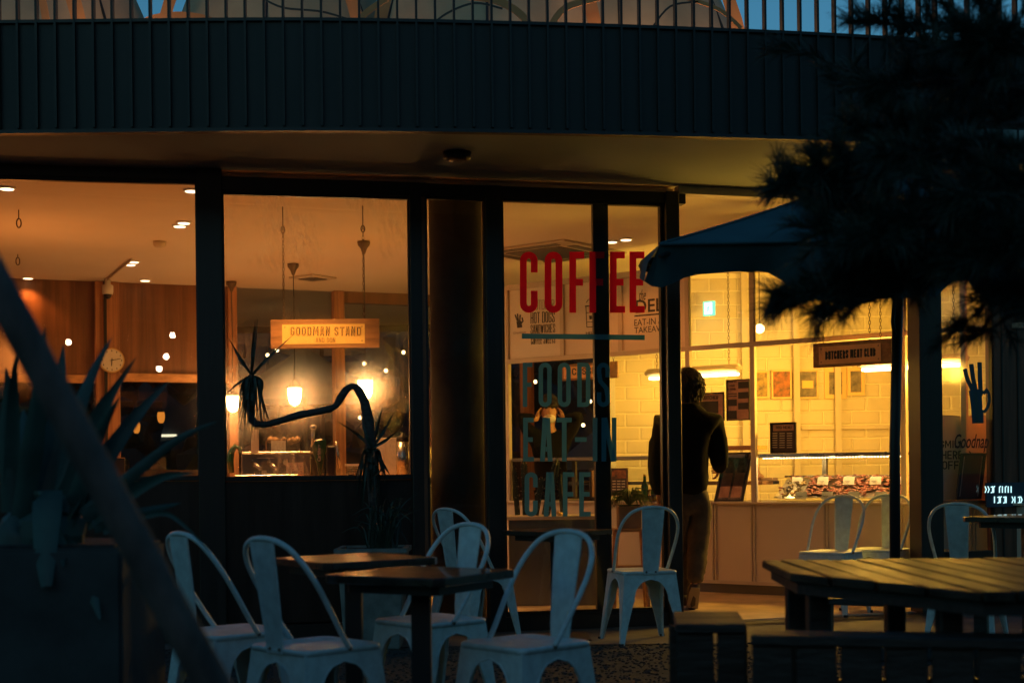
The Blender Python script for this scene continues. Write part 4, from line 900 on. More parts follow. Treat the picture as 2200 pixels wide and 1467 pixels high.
# vertical lettering: build in rotated frame
def vtext(body, pl, tc, z0, z1, wd, off, m, parent):
    cu = bpy.data.curves.new('t', 'FONT'); cu.body = body; cu.offset = .02; cu.shear = .2; cu.resolution_u = 3; o = bpy.data.objects.new('t', cu); C.objects.link(o)
    me = bpy.data.meshes.new_from_object(o.evaluated_get(bpy.context.evaluated_depsgraph_get())); bpy.data.objects.remove(o)
    xs = [v.co.x for v in me.vertices]; ys = [v.co.y for v in me.vertices]; mb = MB()
    mb.add([pl.pt(tc-((v.co.y-min(ys))/(max(ys)-min(ys))-.5)*wd, z0+(v.co.x-min(xs))/(max(xs)-min(xs))*(z1-z0), off) for v in me.vertices], [tuple(p.vertices) for p in me.polygons]); return ob('lettering', mb, m, parent)
vtext('Carlsberg', s4, (t0+t1)/2+.0, zb+(z1-zb)*.42, zb+(z1-zb)*.86, .032, .0225, 'paper', tt)
s5 = FW2.shifted(-.42); a, b, _, _ = s5.rng(702, 722, 950, 1000); ob('tower', s5.tbox(MB(), a, b, zb, zb+.215, -.1, 0), 'black', tt, bevel=.01)
ob('finial', MB().ico(s5.h3(673, 918), .022, 2), 'steel', tt, smooth=True); ob('stem', MB().tube([s5.h3(673, 920), s5.h3(671, 960)], [.014, .01], 8), 'steel', tt, smooth=True)
ob('chrome_arm', MB().tube([s5.h3(722, 948), s5.h3(727, 980), s5.h3(730, 1005)], .008, 8), 'steel', tt, smooth=True)
# steel urns and boards
for px0, px1, lb in ((852, 879, 'brushed steel urn with black lid at the right end of the bar'),):
    s6 = FW2.shifted(-.5); a, b, _, z1 = s6.rng(px0, px1, 948, 1000); z1 = s6.hit(865, 948)[1]; c = s6.pt((a+b)/2, zb); u_ = thing('steel_urn', lb, 'urn', c); r = (b-a)/2
    ob('body', MB().lathe(c, [(r, 0), (r, z1-zb)], 24), 'steel', u_, smooth=True); ob('lid', MB().lathe(c+Vector((0, 0, z1-zb)), [(r*1.02, 0), (r*1.02, .035), (r*.3, .045), (.015, .06)], 24), 'black', u_, smooth=True)
s6 = FW2.shifted(-.7); a, b, _, _ = s6.rng(800, 852, 950, 1000); z1 = s6.hit(826, 940)[1]
bo = thing('white_carton', 'large pale carton standing beside the steel urn', 'box', s6.pt((a+b)/2, zb)); ob('body', s6.tbox(MB(), a, b, zb, z1, -.2, 0), 'paper', bo, bevel=.004); ob('tape', s6.tbox(MB(), a+.05, a+.08, zb+.02, z1-.05, .0005, .003), 'plastic_white', bo)
rk = thing('wire_rack', 'low wire rack on the bar left of the dragon tree trunk', 'rack', FW2.shifted(-.6).h3(762, 1018)); s7 = FW2.shifted(-.6); a, b, _, _ = s7.rng(745, 778, 950, 1000); q = MB()
for k in range(6): q.tube([s7.pt(a, zb+.01+k*.012), s7.pt(b, zb+.01+k*.012)], .002, 4)
for k in range(3): q.tube([s7.pt(a+(b-a)*k/2, zb), s7.pt(a+(b-a)*k/2, zb+.075)], .003, 4)
ob('wires', q, 'steel', rk); ob('shelf', s7.tbox(MB(), a, b, zb+.076, zb+.09, -.15, 0), 'plastic_white', rk)
# left window: till monitor, papers
s8 = FW1.shifted(-.5); a, b, _, z1 = s8.rng(228, 268, 985, 1020); z1 = s8.hit(250, 984)[1]; mo = thing('till_screen', 'dark till screen on the bar behind the agave leaves', 'monitor', s8.pt((a+b)/2, zb))
ob('screen', s8.tbox(MB(), a, b, zb+.02, z1, -.03, 0), 'black', mo, bevel=.003); ob('rim', s8.tbox(MB(), a, b, z1+.0005, z1+.004, -.03, .001), 'jar_gold', mo); ob('foot', s8.tbox(MB(), a+.04, b-.04, zb, zb+.0195, -.08, 0), 'black', mo)
q = MB(); c = FW1.shifted(-.45).h3(305, 1016); c.z = zb+.001; q.ob(c, (.2, .03, 0), (-.03, .14, .0), (0, 0, .012)); tag(ob('paper_stack', q, 'paper'), 'loose pale papers lying on the bar in the left window', 'papers')

# ------------------------------------------------------------------ wall clock
ck = RW.shifted(.12); cc = ck.h3(240, 774); clk = thing('wall_clock', 'round pale wall clock with dark hands on the timber post', 'clock', cc); rr = S(14.2)*27
def disc(pl, c, r, d0, d1, n=32): return MB().prism([c+pl.d*math.cos(2*math.pi*k/n)*r+Vector((0, 0, math.sin(2*math.pi*k/n)*r))+pl.n*d0 for k in range(n)], pl.n*(d1-d0))
ob('case', disc(ck, cc, rr, -.03, .012), 'jar_gold', clk); face = ob('face', disc(ck, cc, rr*.9, .0125, .015), 'paper', clk)
q = MB()
for k in range(12):
    a = k*math.pi/6; q.ob(cc+ck.d*math.sin(a)*rr*.76+Vector((0, 0, math.cos(a)*rr*.76))-ck.d*.004+ck.n*.0155-Vector((0, 0, .008)), ck.d*.008, (0, 0, .016), ck.n*.001)
ob('numerals', q, 'ink', face)
for a, l, wd, nm in ((R(184), .45, .009, 'hour_hand'), (R(78), .68, .006, 'minute_hand')):
    dv = ck.d*math.sin(a)+Vector((0, 0, math.cos(a))); sd_ = ck.d*math.cos(a)-Vector((0, 0, math.sin(a))); ob(nm, MB().ob(cc-dv*.02-sd_*wd/2+ck.n*(.017 if nm[0] == 'h' else .019), dv*(rr*l+.02), sd_*wd, ck.n*.001), 'ink', clk)

# ------------------------------------------------------------------ beyond the rear windows
def pyramid(name, lb, px, pyt, pyb, wpx, Y, m, grp):
    t = P(px, pyt, Y); b = P(px, pyb, Y); w_ = wpx*S(Y)/2; o_ = thing(name, lb, 'parasol', (t.x, t.y, 0), grp); V = [t]; n = 8
    for k in range(n): a = 2*math.pi*k/n+.2; V.append(Vector((t.x+math.cos(a)*w_, t.y+math.sin(a)*w_, b.z)))
    V += [v-Vector((0, 0, .15)) for v in V[1:]]
    ob('canopy', MB().add(V, [(0, 1+k, 1+(k+1) % n) for k in range(n)]+[(1+k, 1+n+k, 1+n+(k+1) % n, 1+(k+1) % n) for k in range(n)]), m, o_); ob('pole', MB().tube([(t.x, t.y, 0), t-Vector((0, 0, .02))], .03, 8), 'steel_dark', o_)
pyramid('far_parasol', 'pale blue parasol with a pointed top beyond the rear window', 690, 655, 735, 190, 20.5, 'parasol_blue', 'parasols beyond the rear windows')
pyramid('far_parasol', 'wide blue grey parasol below the gold sign beyond the rear window', 655, 745, 838, 300, 19, 'parasol_blue', 'parasols beyond the rear windows')
pyramid('far_parasol', 'dim blue parasol seen through the door glass beside the staff member', 1330, 880, 985, 260, 20, 'parasol_blue', 'parasols beyond the rear windows')
m_ = thing('far_building', 'dark building with blue lit windows and bright strips beyond the rear windows', 'building', (-2, 26, 0))
ob('wall', MB().box(-14, 6, 26, 30, 0, 7), 'far_dark', m_)
FB = Pl((-14, 25.98), (6, 25.98))
for a, b, c, d, mm, nm in ((600, 630, 618, 655, 'blue_lit', 'window'), (633, 668, 618, 655, 'blue_lit', 'window'), (510, 580, 661, 669, 'strip_lit', 'light_strip'), (604, 662, 664, 673, 'strip_lit', 'light_strip'),
                           (255, 330, 935, 940, 'strip_lit', 'light_strip'), (340, 380, 933, 938, 'strip_lit', 'light_strip'), (590, 655, 933, 941, 'strip_lit', 'light_strip'), (672, 700, 936, 942, 'strip_lit', 'light_strip'), (740, 835, 858, 862, 'strip_lit', 'light_strip')):
    ob(nm, FB.box(MB(), a, b, c, d, 0, .05), mm, m_)
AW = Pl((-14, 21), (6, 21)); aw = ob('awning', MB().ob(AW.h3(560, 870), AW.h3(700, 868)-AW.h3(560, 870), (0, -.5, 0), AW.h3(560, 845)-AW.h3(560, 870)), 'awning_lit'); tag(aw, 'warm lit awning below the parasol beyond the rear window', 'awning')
for px, py, lb in ((346, 896, 'right one of the two glowing stand-ins for amber pendant reflections past the agave'), (293, 918, 'left one of the two glowing stand-ins for amber pendant reflections past the agave')):  # glowing bodies stand in for pendants mirrored in the rear panes
    p = P(px, py, 17); L_ = thing('pendant_reflection', lb, 'pendant_reflection', p, 'stand-ins for amber pendant reflections beyond the left window'); ob('glow_glass', MB().lathe(p-Vector((0, 0, .07)), [(.02, 0), (.04, .03), (.046, .08), (.04, .13)], 14), 'pendant_reflection', L_, smooth=True)
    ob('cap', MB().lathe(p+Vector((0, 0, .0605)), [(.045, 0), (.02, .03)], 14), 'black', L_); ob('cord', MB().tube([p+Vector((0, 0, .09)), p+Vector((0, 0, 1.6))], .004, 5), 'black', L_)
q = MB()
sb = thing('unseen_backdrop', 'unseen dark block added behind the viewer to darken the pane reflections', 'building', (0, -18, 0)); ob('wall', MB().box(-26, 26, -18.5, -18, 0, 8.8), 'far_dark', sb)  # unseen slab added, its height set to keep pane reflections dark
for _ in range(2600):
    z = random.uniform(.2, 5.6)*random.uniform(.75, 1)
    q.ico((random.uniform(-20, 20), random.uniform(-17, -14), z), random.uniform(.3, .7) if z < 5 else random.uniform(.07, .28), 1, jit=.4)
tag(ob('far_hedge', q, 'leaf_dark'), 'dark trees across the street that the panes mirror', 'trees', kind='stuff')
for px, py, lb in ((147, 735, 'mirrored left of the wall clock'), (370, 720, 'mirrored highest near the left mullion'), (357, 766, 'mirrored in the middle near the left mullion'), (342, 792, 'mirrored lowest near the left mullion')):
    h = FW1.h3(px, py); d = (h-Vector((0, 0, HC))).normalized(); rf = d-FW1.n*2*d.dot(FW1.n); p = h+rf*(14.5)
    b_ = thing('street_bulb', 'bright bulb on a wire, ' + lb, 'string light', p, 'bulbs strung behind the viewer and mirrored in the left window')
    ob('bulb', MB().ico(p, .048, 2), 'bulb_street', b_, smooth=True); ob('socket', MB().tube([p+Vector((0, 0, .06)), p+Vector((0, 0, .16))], .025, 8), 'black', b_)
# dark hedge beyond
q = MB()
for _ in range(260): q.ico((random.uniform(-12, 3), random.uniform(21.5, 24.5), random.uniform(.3, 3.2)), random.uniform(.15, .4), 1, jit=.35)
tag(ob('far_hedge', q, 'leaf_dark'), 'dark hedge mass beyond the rear windows', 'hedge')
sbl = [(575, 763, 'left of the pendant below the sign'), (595, 752, 'close above the left pendant'), (867, 757, 'at the right edge of the middle window'), (783, 781, 'just above the right pendant'), (829, 796, 'right of the right pendant'),
       (774, 897, 'beside the vertical trunk, the brightest'), (718, 918, 'above the beer tap'), (1150, 820, 'in the door glass inside the F of FOODS'), (1142, 858, 'yellowish, beside the F of FOODS'), (1268, 862, 'right of the D of FOODS'), (1253, 913, 'above the hyphen of EAT-IN')]
for px, py, lb in sbl:
    Y = 17.2; p = P(px, py, Y); b_ = thing('string_light', 'small glowing string bulb ' + lb, 'string light', p, 'small bulbs strung beyond the rear windows')
    ob('bulb', MB().ico(p, .022, 2), 'bulb_small', b_, smooth=True); ob('socket', MB().tube([p+Vector((0, 0, .03)), p+Vector((0, 0, .09))], .014, 8), 'black', b_)

# ------------------------------------------------------------------ metal chairs
def make_chair():
    t = thing('metal_chair', 'x', 'chair')
    H = .445; W = lambda z: .168+(.215-.168)*(1-z/.44); zs = .27; lw0, lw1 = .026, .072
    def inner(z):
        a0 = W(zs)-lw1
        if z <= zs: k = z/zs; return W(z)-(lw0+(lw1-lw0)*k**1.3)
        return a0*math.sqrt(max(0, 1-((z-zs)/.135)**2))
    zl = [0, .06, .12, .18, .24, .27, .30, .33, .355]
    def side_pt(k, a, z):        # k side index, a along, out distance W(z)
        o_ = W(z); v = [Vector((a, -o_, z)), Vector((o_, a, z)), Vector((-a, o_, z)), Vector((-o_, -a, z))][k]; return v
    th = .004
    for leg in range(4):          # corner between side leg and side leg+1
        mb = MB()
        for (k, sg) in ((leg, 1), ((leg+1) % 4, -1)):
            V = []
            for z in zl:
                o_ = side_pt(k, sg*W(z), z); i_ = side_pt(k, sg*inner(z), z); nrm = [Vector((0, 1, 0)), Vector((-1, 0, 0)), Vector((0, -1, 0)), Vector((1, 0, 0))][k]
                V += [o_, i_, i_+nrm*.014, i_+nrm*.014+(o_-i_).normalized()*.003]
            m = len(zl); Fc = []
            for i in range(m-1):
                for j in range(3): Fc.append((4*i+j, 4*i+j+1, 4*i+4+j+1, 4*i+4+j))
            mb.add(V, Fc)
        l_ = ob('leg', mb, 'chair_blue', t); 
        f_ = side_pt(leg, W(0), 0); ob('rubber_foot', MB().lathe((f_.x*.97, f_.y*.97, 0), [(.017, .0), (.017, .018)], 10), 'rubber', l_)
    mb = MB()                     # apron with arch tops
    for k in range(4):
        rows_ = []
        az = [.355, .375, .39, .4051]
        for z in az: 
            a = inner(z) if z < .405 else 0; rows_.append((z, a))
        for sg in (-1, 1):
            V = []
            for z, a in rows_: V += [side_pt(k, sg*W(z), z), side_pt(k, sg*a, z)]
            V += [side_pt(k, sg*W(.437), .437), side_pt(k, 0, .437)]
            mb.add(V, [(2*i, 2*i+1, 2*i+3, 2*i+2) for i in range(len(rows_))])
        # rolled lip on the arch
        lip = [side_pt(k, s_*inner(z), z) for s_, z in [(-1, z) for z in (.27, .30, .33, .355, .375, .39)]]+[side_pt(k, 0, .405)]+[side_pt(k, inner(z), z) for z in (.39, .375, .355, .33, .30, .27)]
        mb.tube(lip, .0035, 5)
    ob('apron', mb, 'chair_blue', t, smooth=False)
    # seat: rounded square with dished centre
    mb = MB(); rings = []
    def rsq(w_, r, n=5):
        pts = []
        for cx, cy, a0 in ((1, 1, 0), (-1, 1, 90), (-1, -1, 180), (1, -1, 270)):
            for k in range(n+1):
                a = R(a0+90*k/n); pts.append(((w_-r)*cx+math.cos(a)*r, (w_-r)*cy+math.sin(a)*r))
        return pts
    prof = [(.171, .02, .432), (.178, .035, .440), (.180, .04, .449), (.174, .045, .455), (.160, .05, .453), (.145, .05, .446), (.07, .04, .444)]
    for w_, r, z in prof: rings.append([Vector((x_, y_, z)) for x_, y_ in rsq(w_, r)])
    n = len(rings[0]); V = [v for r_ in rings for v in r_]; Fc = [(i*n+k, i*n+(k+1) % n, (i+1)*n+(k+1) % n, (i+1)*n+k) for i in range(len(rings)-1) for k in range(n)]+[tuple((len(rings)-1)*n+k for k in range(n))]
    mb.add(V, Fc); ob('seat', mb, 'chair_blue', t, smooth=True)
    # hoop of the back: from the seat sides, up and over (front is +y)
    hp = []
    ctrl = [(.178, .02, .45), (.182, -.015, .50), (.193, -.09, .62), (.192, -.14, .70), (.174, -.18, .765), (.135, -.208, .815), (.075, -.223, .842), (0, -.228, .85)]
    full = ctrl+[(-x_, y_, z_) for x_, y_, z_ in ctrl[-2::-1]]
    def cr(pts, n=4):
        out = []; pts = [Vector(p) for p in pts]
        for i in range(len(pts)-1):
            p0, p1, p2, p3 = pts[max(i-1, 0)], pts[i], pts[i+1], pts[min(i+2, len(pts)-1)]
            for k in range(n): s_ = k/n; out.append(.5*((2*p1)+(-p0+p2)*s_+(2*p0-5*p1+4*p2-p3)*s_*s_+(-p0+3*p1-3*p2+p3)*s_**3))
        return out+[pts[-1]]
    ob('back_hoop', MB().tube(cr(full), .0105, 10), 'chair_blue', t, smooth=True)
    bl = MB()
    for s_ in (-1, 1): bl.ico((s_*.183, .02, .448), .009, 1)
    bl.ico((.03, -.182, .45), .007, 1); bl.ico((-.03, -.182, .45), .007, 1); ob('bolts', bl, 'bolt', t)
    # centre slat
    zp = [(.435, -.178, .046), (.46, -.177, .050), (.50, -.18, .054), (.60, -.194, .060), (.70, -.208, .066), (.79, -.222, .071), (.846, -.229, .073)]
    V = []
    for z, y, hw in zp:
        V += [Vector((-hw, y-.006, z)), Vector((-hw, y, z)), Vector((-hw*.8, y+.004, z)), Vector((hw*.8, y+.004, z)), Vector((hw, y, z)), Vector((hw, y-.006, z)), Vector((hw*.7, y-.001, z)), Vector((-hw*.7, y-.001, z))]
    m = len(zp); ob('back_slat', MB().add(V, [(8*i+j, 8*i+(j+1) % 8, 8*i+8+(j+1) % 8, 8*i+8+j) for i in range(m-1) for j in range(8)]), 'chair_blue', t)
    return t
ch0 = make_chair()
def put_chair(px, py_seat, Y, head, label, first=False, z=0, sc_=1):
    o_ = ch0 if first else copy_tree(ch0)
    x_ = PX(px, Y, py_seat); o_.location = (x_, Y, z); o_.rotation_euler = (0, 0, R(head-90)); o_.scale = (sc_, sc_, sc_)
    o_['label'] = label; o_['group'] = 'pale blue metal cafe chairs'; return o_
put_chair(678, 1390, 5.25, 44, 'blue grey metal chair nearest the camera, left of the dark tables, wet seat', True)
put_chair(498, 1350, 5.75, 40, 'blue grey metal chair partly hidden behind the leaning pole')
put_chair(1128, 1385, 5.25, 222, 'large blue grey metal chair right of the near table, back leaning right')
put_chair(925, 1340, 6.1, 222, 'metal chair behind the near table, its seat cut off by the black table leg')
put_chair(1018, 1230, 9.0, 42, 'small metal chair in front of the round column with its back to the left')
put_chair(1378, 1222, 8.95, 104, 'metal chair standing in front of the door frame with its back to the camera')
put_chair(1785, 1195, 10.35, 232, 'warm lit metal chair in front of the meat counter, left of the pair', z=.02)
put_chair(1888, 1195, 10.6, 232, 'metal chair in front of the meat counter beside the dark pole, right of the pair', z=.02)
put_chair(2075, 1195, 8.9, 60, 'dim metal chair standing before the narrow right window')

# ------------------------------------------------------------------ cafe tables
def cafe_table(px, py, Y, r, z, label, legw=.07, rotz=0, grp='dark cafe tables'):
    c = P(px, py, Y); x_, y_ = c.x, Y; t = thing('cafe_table', label, 'table', (x_, y_, 0), grp)
    def sq(k, z0): return [Vector((x_, y_, z0))+Vector((math.cos(rotz+a), math.sin(rotz+a), 0))*k for a in [math.pi/2*m+e for m in range(4) for e in (-.06, .06)]]
    ob('tabletop', MB().prism(sq(r*1.04, z-.03), (0, 0, .03)), 'table_top', t, bevel=.003)
    ob('apron', MB().prism(sq(r*.8, z-.065), (0, 0, .0345)), 'table_leg', t)
    h_ = legw/2; ob('pedestal', MB().box(x_-h_, x_+h_, y_-h_, y_+h_, .02, z-.061), 'table_leg', t, bevel=.004)
    ob('foot_plate', MB().box(x_-.2, x_+.2, y_-.2, y_+.2, 0, .019), 'table_leg', t, bevel=.004)
cafe_table(904, 1230, 5.15, .33, .72, 'dark square table nearest the camera with a thick black leg', rotz=R(14))
cafe_table(759, 1193, 6.0, .345, .725, 'dark square table behind the near one with orange glints on its wet top', rotz=R(-10))
cafe_table(1197, 1135, 9.15, .34, .70, 'dark table standing directly in front of the lettered door', .09)
cafe_table(2215, 1110, 8.4, .38, .78, 'dark table cut off by the right edge of the photo', .09)

# ------------------------------------------------------------------ timber table and benches
def plank_disc(name, c, r, z, th, n, ang, parent, m, sides=12, gap=.006, bev=.004):
    mb = MB(); wd = 2*r/n; ca, sa = math.cos(ang), math.sin(ang)
    for k in range(n):
        y0 = -r+k*wd+gap/2; y1 = -r+(k+1)*wd-gap/2
        def ext(y): return math.sqrt(max(1e-6, r*r-y*y)) if sides > 20 else None
        e0, e1 = math.sqrt(max(.0004, r*r-y0*y0)), math.sqrt(max(.0004, r*r-y1*y1)); dz = random.uniform(-.0015, .0015)
        poly = [(-e0, y0), (e0, y0), (e1, y1), (-e1, y1)]
        mb.prism([Vector((c.x+a*ca-b*sa, c.y+a*sa+b*ca, z-th+dz)) for a, b in poly], (0, 0, th))
    return ob(name, mb, m, parent, bevel=bev)
tc_ = Vector((1.70, 4.72, 0))
pt_ = thing('timber_table', 'large many sided slatted timber table at the right, wet top catching yellow light', 'table', tc_)
PG = [(.95, 5.43), (.917, 4.75), (1.30, 3.95), (2.1, 3.95), (2.46, 4.75), (2.46, 5.43)]
def yr(x, pg=PG):
    ys = []
    for k in range(len(pg)):
        (xa, ya), (xb, yb) = pg[k], pg[(k+1) % len(pg)]
        if min(xa, xb) <= x <= max(xa, xb) and xa != xb: ys.append(ya+(yb-ya)*(x-xa)/(xb-xa))
    return (min(ys), max(ys)) if len(ys) > 1 else None
q = MB(); x = .918
while x < 2.45:
    xa, xb = x+.005, min(x+.092, 2.455); a, b = yr(xa), yr(xb)
    if xa < .95: q.prism([(xa, a[0], .70), (xb, b[0], .70), (xb, b[1], .70), (max(xa, .949), 5.425, .70), (xa, 4.9, .70)] if False else [(xa, a[0]+.002, .70), (xb, b[0], .70), (xb, 5.43, .70), (.95, 5.43, .70)], (0, 0, .03))
    else: q.prism([(xa, a[0], .70), (xb, b[0], .70), (xb, b[1], .70), (xa, a[1], .70)], (0, 0, .03+random.uniform(-.002, .002)))
    x += .0965
ob('tabletop', q, 'deck_wood', pt_, bevel=.005)
rim = MB(); ce = Vector((1.68, 4.75, 0))
for k in range(len(PG)):
    a, b = Vector((*PG[k], 0)), Vector((*PG[(k+1) % len(PG)], 0)); a = ce+(a-ce)*.96; b = ce+(b-ce)*.96; u = b-a; n = (ce-(a+b)/2).normalized()
    rim.ob(a+Vector((0, 0, .66)), u, n*.03, (0, 0, .037))
ob('rim', rim, 'deck_wood2', pt_)
for x_, y_ in ((1.02, 4.78), (1.05, 5.3), (1.30, 4.25), (1.42, 5.3), (1.62, 4.1), (1.95, 4.1), (2.1, 5.3), (2.3, 4.8)):
    ob('leg', MB().ob((x_-.033, y_-.033, 0), (.066, 0, 0), (0, .066, 0), (0, 0, .659)), 'deck_wood2', pt_, bevel=.004)
ob('cross_rail', MB().box(tc_.x-.6, tc_.x+.6, tc_.y+.1, tc_.y+.14, .30, .36), 'deck_wood2', pt_, bevel=.003)
# low timber bench wall in front of it
zb_ = .60
A_, B_, C_ = P(1455, 1348, 0.0+4.35), P(1700, 1366, 4.15), P(2260, 1392, 3.95)
def bench(name, lb, a, b, zt, dep, dirv, board=True, m='deck_wood2', planks=2):
    a = Vector((a.x, a.y, 0)); b = Vector((b.x, b.y, 0)); t = thing('timber_bench', lb, 'bench', (a+b)/2, 'dark timber benches round the timber table')
    u = (b-a); ul = u.normalized(); n = Vector((-ul.y, ul.x, 0))
    if n.y < 0: n = -n
    q = MB(); 
    for k in range(planks): q.ob(a+n*(k*dep/planks+.003)+Vector((0, 0, zt-.03)), u, n*(dep/planks-.006), (0, 0, .03))
    ob('seat', q, m, t, bevel=.004)
    if board:
        L = u.length; k = 0.0; q = MB()
        while k < L-.02:
            wd = min(.12, L-k); q.ob(a+ul*(k+.003)+n*.02+Vector((0, 0, .0)), ul*(wd-.006), n*.02, (0, 0, zt-.031)); k += .125
        ob('front_boards', q, m, t, bevel=.003)
    for e in (.06, .94):
        p = a+u*e; ob('leg', MB().ob(p+n*(dep*.55)-ul*.03, ul*.06, n*.06, (0, 0, zt-.031)), m, t, bevel=.003)
    return t
bench('b', 'dark boarded timber bench end at the lower right beside the blue chair', P(1452, 1348, 4.42), P(1604, 1350, 4.40), zb_, .40, None)
bench('b', 'long dark boarded timber bench across the lower right corner', P(1612, 1362, 4.10), P(2300, 1392, 3.9), zb_, .16, None, planks=1)
bench('b', 'low dark bench standing behind the timber table', P(1735, 1305, 7.0), P(2120, 1318, 6.6), .44, .22, None, board=False)
# drain grating
dg_ = MB(); 
for k in range(4): 
    FR.tbox(dg_, FR.hit(1456, 1300)[0], FR.hit(2010, 1300)[0], .0215, .0235, .10+k*.05, .125+k*.05)
tag(ob('drain_grate', dg_, 'metal_grate'), 'long narrow metal drain grating across the open entrance', 'drain')

# ------------------------------------------------------------------ parasol
pm = thing('parasol', 'large dark blue square parasol with drooping valance at the right', 'parasol', (PX(1935, 8.1), 8.1, 0))
Yn, Yf = 7.05, 9.3
K = P(1417, 525, Yn); NR = P(2450, 505, Yn); FLc = P(1377, 603, Yf); FRc = Vector((NR.x-.1, Yf, FLc.z)); NR.z = K.z+.02; FLc.z += .13; FRc.z = FLc.z
PK = P(1935, 343, 8.1)
def patch(a, b, c, n=10, sag=.05):
    V = []; Fc = []
    for i in range(n+1):
        for j in range(n+1):
            u_, v_ = i/n, j/n; base = a.lerp(b, u_); p = base.lerp(c, v_); p = p-Vector((0, 0, sag*4*v_*(1-v_)*.6+sag*.5*math.sin(math.pi*u_)*(1-v_)*.8)); V.append(p)
    for i in range(n):
        for j in range(n): q = i*(n+1)+j; Fc.append((q, q+n+1, q+n+2, q+1))
    return V, Fc
cm_ = MB()
for a, b in ((K, NR), (NR, FRc), (FRc, FLc), (FLc, K)): cm_.add(*patch(a, b, PK))
ob('canopy', cm_, 'canvas', pm, smooth=True)
# valance near side, scalloped, hanging as cloth
vb = [(1384, 604), (1400, 615), (1420, 618), (1445, 609), (1470, 597), (1500, 590), (1560, 585), (1620, 582), (1650, 586), (1680, 603), (1715, 634), (1760, 645), (1850, 644), (1950, 640), (2012, 636), (2035, 615), (2050, 603), (2080, 603), (2098, 622), (2125, 640), (2200, 646), (2300, 640), (2450, 640)]
V = []; vy = Yn-.02
for i, (px, py) in enumerate(vb):
    tpx = max(px, 1417); top_ = K.lerp(NR, max(0, (PX(tpx, Yn, 520)-K.x)/(NR.x-K.x))); bt = P(px, py, Yn+.13+.02*math.sin(i*1.9)); mid = top_.lerp(bt, .5)+Vector((0, .0+.015*math.sin(i*2.3), 0))
    V += [top_, mid, bt]
n = len(vb); q = MB().add(V, [f for i in range(n-1) for f in ((3*i, 3*i+1, 3*i+4, 3*i+3), (3*i+1, 3*i+2, 3*i+5, 3*i+4))])
V = []
for k in range(7):
    f = k/6; top_ = K.lerp(FLc, f); bt = P(1384, 604, Yn+.13).lerp(FLc-Vector((0, 0, .07)), f)+Vector((-.02*math.sin(f*6), 0, 0)); V += [top_, top_.lerp(bt, .5)-Vector((.02, 0, 0)), bt]
q.add(V, [f for i in range(6) for f in ((3*i, 3*i+1, 3*i+4, 3*i+3), (3*i+1, 3*i+2, 3*i+5, 3*i+4))])
V = []
for k in range(13):
    f = k/12; top_ = FLc.lerp(FRc, f); V += [top_, top_-Vector((0, 0, .07+.015*math.sin(k*2)))]
q.add(V, [(2*i, 2*i+1, 2*i+3, 2*i+2) for i in range(12)])
ob('valance', q, 'canvas', pm, smooth=True)
ob('seam', MB().tube([K.lerp(NR, k/12)+Vector((0, -.006, 0)) for k in range(13)], .008, 6), 'canvas', pm)
ob('ridge_seam', MB().tube([K.lerp(PK, k/8)+Vector((0, 0, .004-.03*math.sin(math.pi*k/8))) for k in range(9)], .007, 6), 'canvas', pm)
q = MB()
for c_ in (K, NR, FLc, FRc, (K+NR)/2, (FLc+FRc)/2, (K+FLc)/2): q.tube([PK-Vector((0, 0, .05)), c_-Vector((0, 0, .06))], .011, 6)
ob('rib', q, 'black', pm)
bx = PX(1923, 8.1, 1360); ob('pole', MB().tube([(bx, 8.1, .08), (bx+.01, 8.1, 1.2), (PK.x, PK.y, PK.z-.03)], .03, 14), 'black', pm, smooth=True)
ob('crank', MB().tube([P(1922, 640, 8.04), P(1918, 690, 8.04), P(1922, 722, 8.04)], .012, 8), 'black', pm, smooth=True)
ob('base_stand', MB().box(bx-.22, bx+.22, 7.88, 8.32, .0, .08), 'concrete_dark', pm, bevel=.01)
ob('vent_cap', MB().lathe((PK.x, PK.y, PK.z-.02), [(.22, 0), (.12, .04), (.01, .08)], 12), 'canvas', pm, smooth=True)

# ------------------------------------------------------------------ foreground pole, planter, agave
sk = MB().tube([P(-160, 330, 2.5), P(40, 700, 2.5), P(325, 1228, 2.5), P(600, 1737, 2.5), P(925, 2339, 2.5)], [.029, .030, .032, .033, .034], 18)
tag(ob('leaning_pole', sk, 'stake', smooth=True), 'out of focus round timber pole leaning across the lower left corner', 'pole')
pz = P(0, 1180, 4.4).z; pln = thing('planter', 'big dark square concrete planter at the lower left under the agave', 'planter', (PX(60, 4.4), 4.7, 0))
x0, x1 = PX(-160, 4.4), PX(262, 4.4, 1300)
ob('box', MB().box(x0, x1, 4.4, 4.95, 0, pz), 'concrete_dark', pln, bevel=.012, seg=2); ob('soil', MB().box(x0+.03, x1-.03, 4.43, 4.92, pz+.0005, pz+.01), 'ground', pln)
agv = thing('agave', 'large dark agave with pointed drooping leaves in the planter at the left', 'agave', P(90, 1180, 4.55))
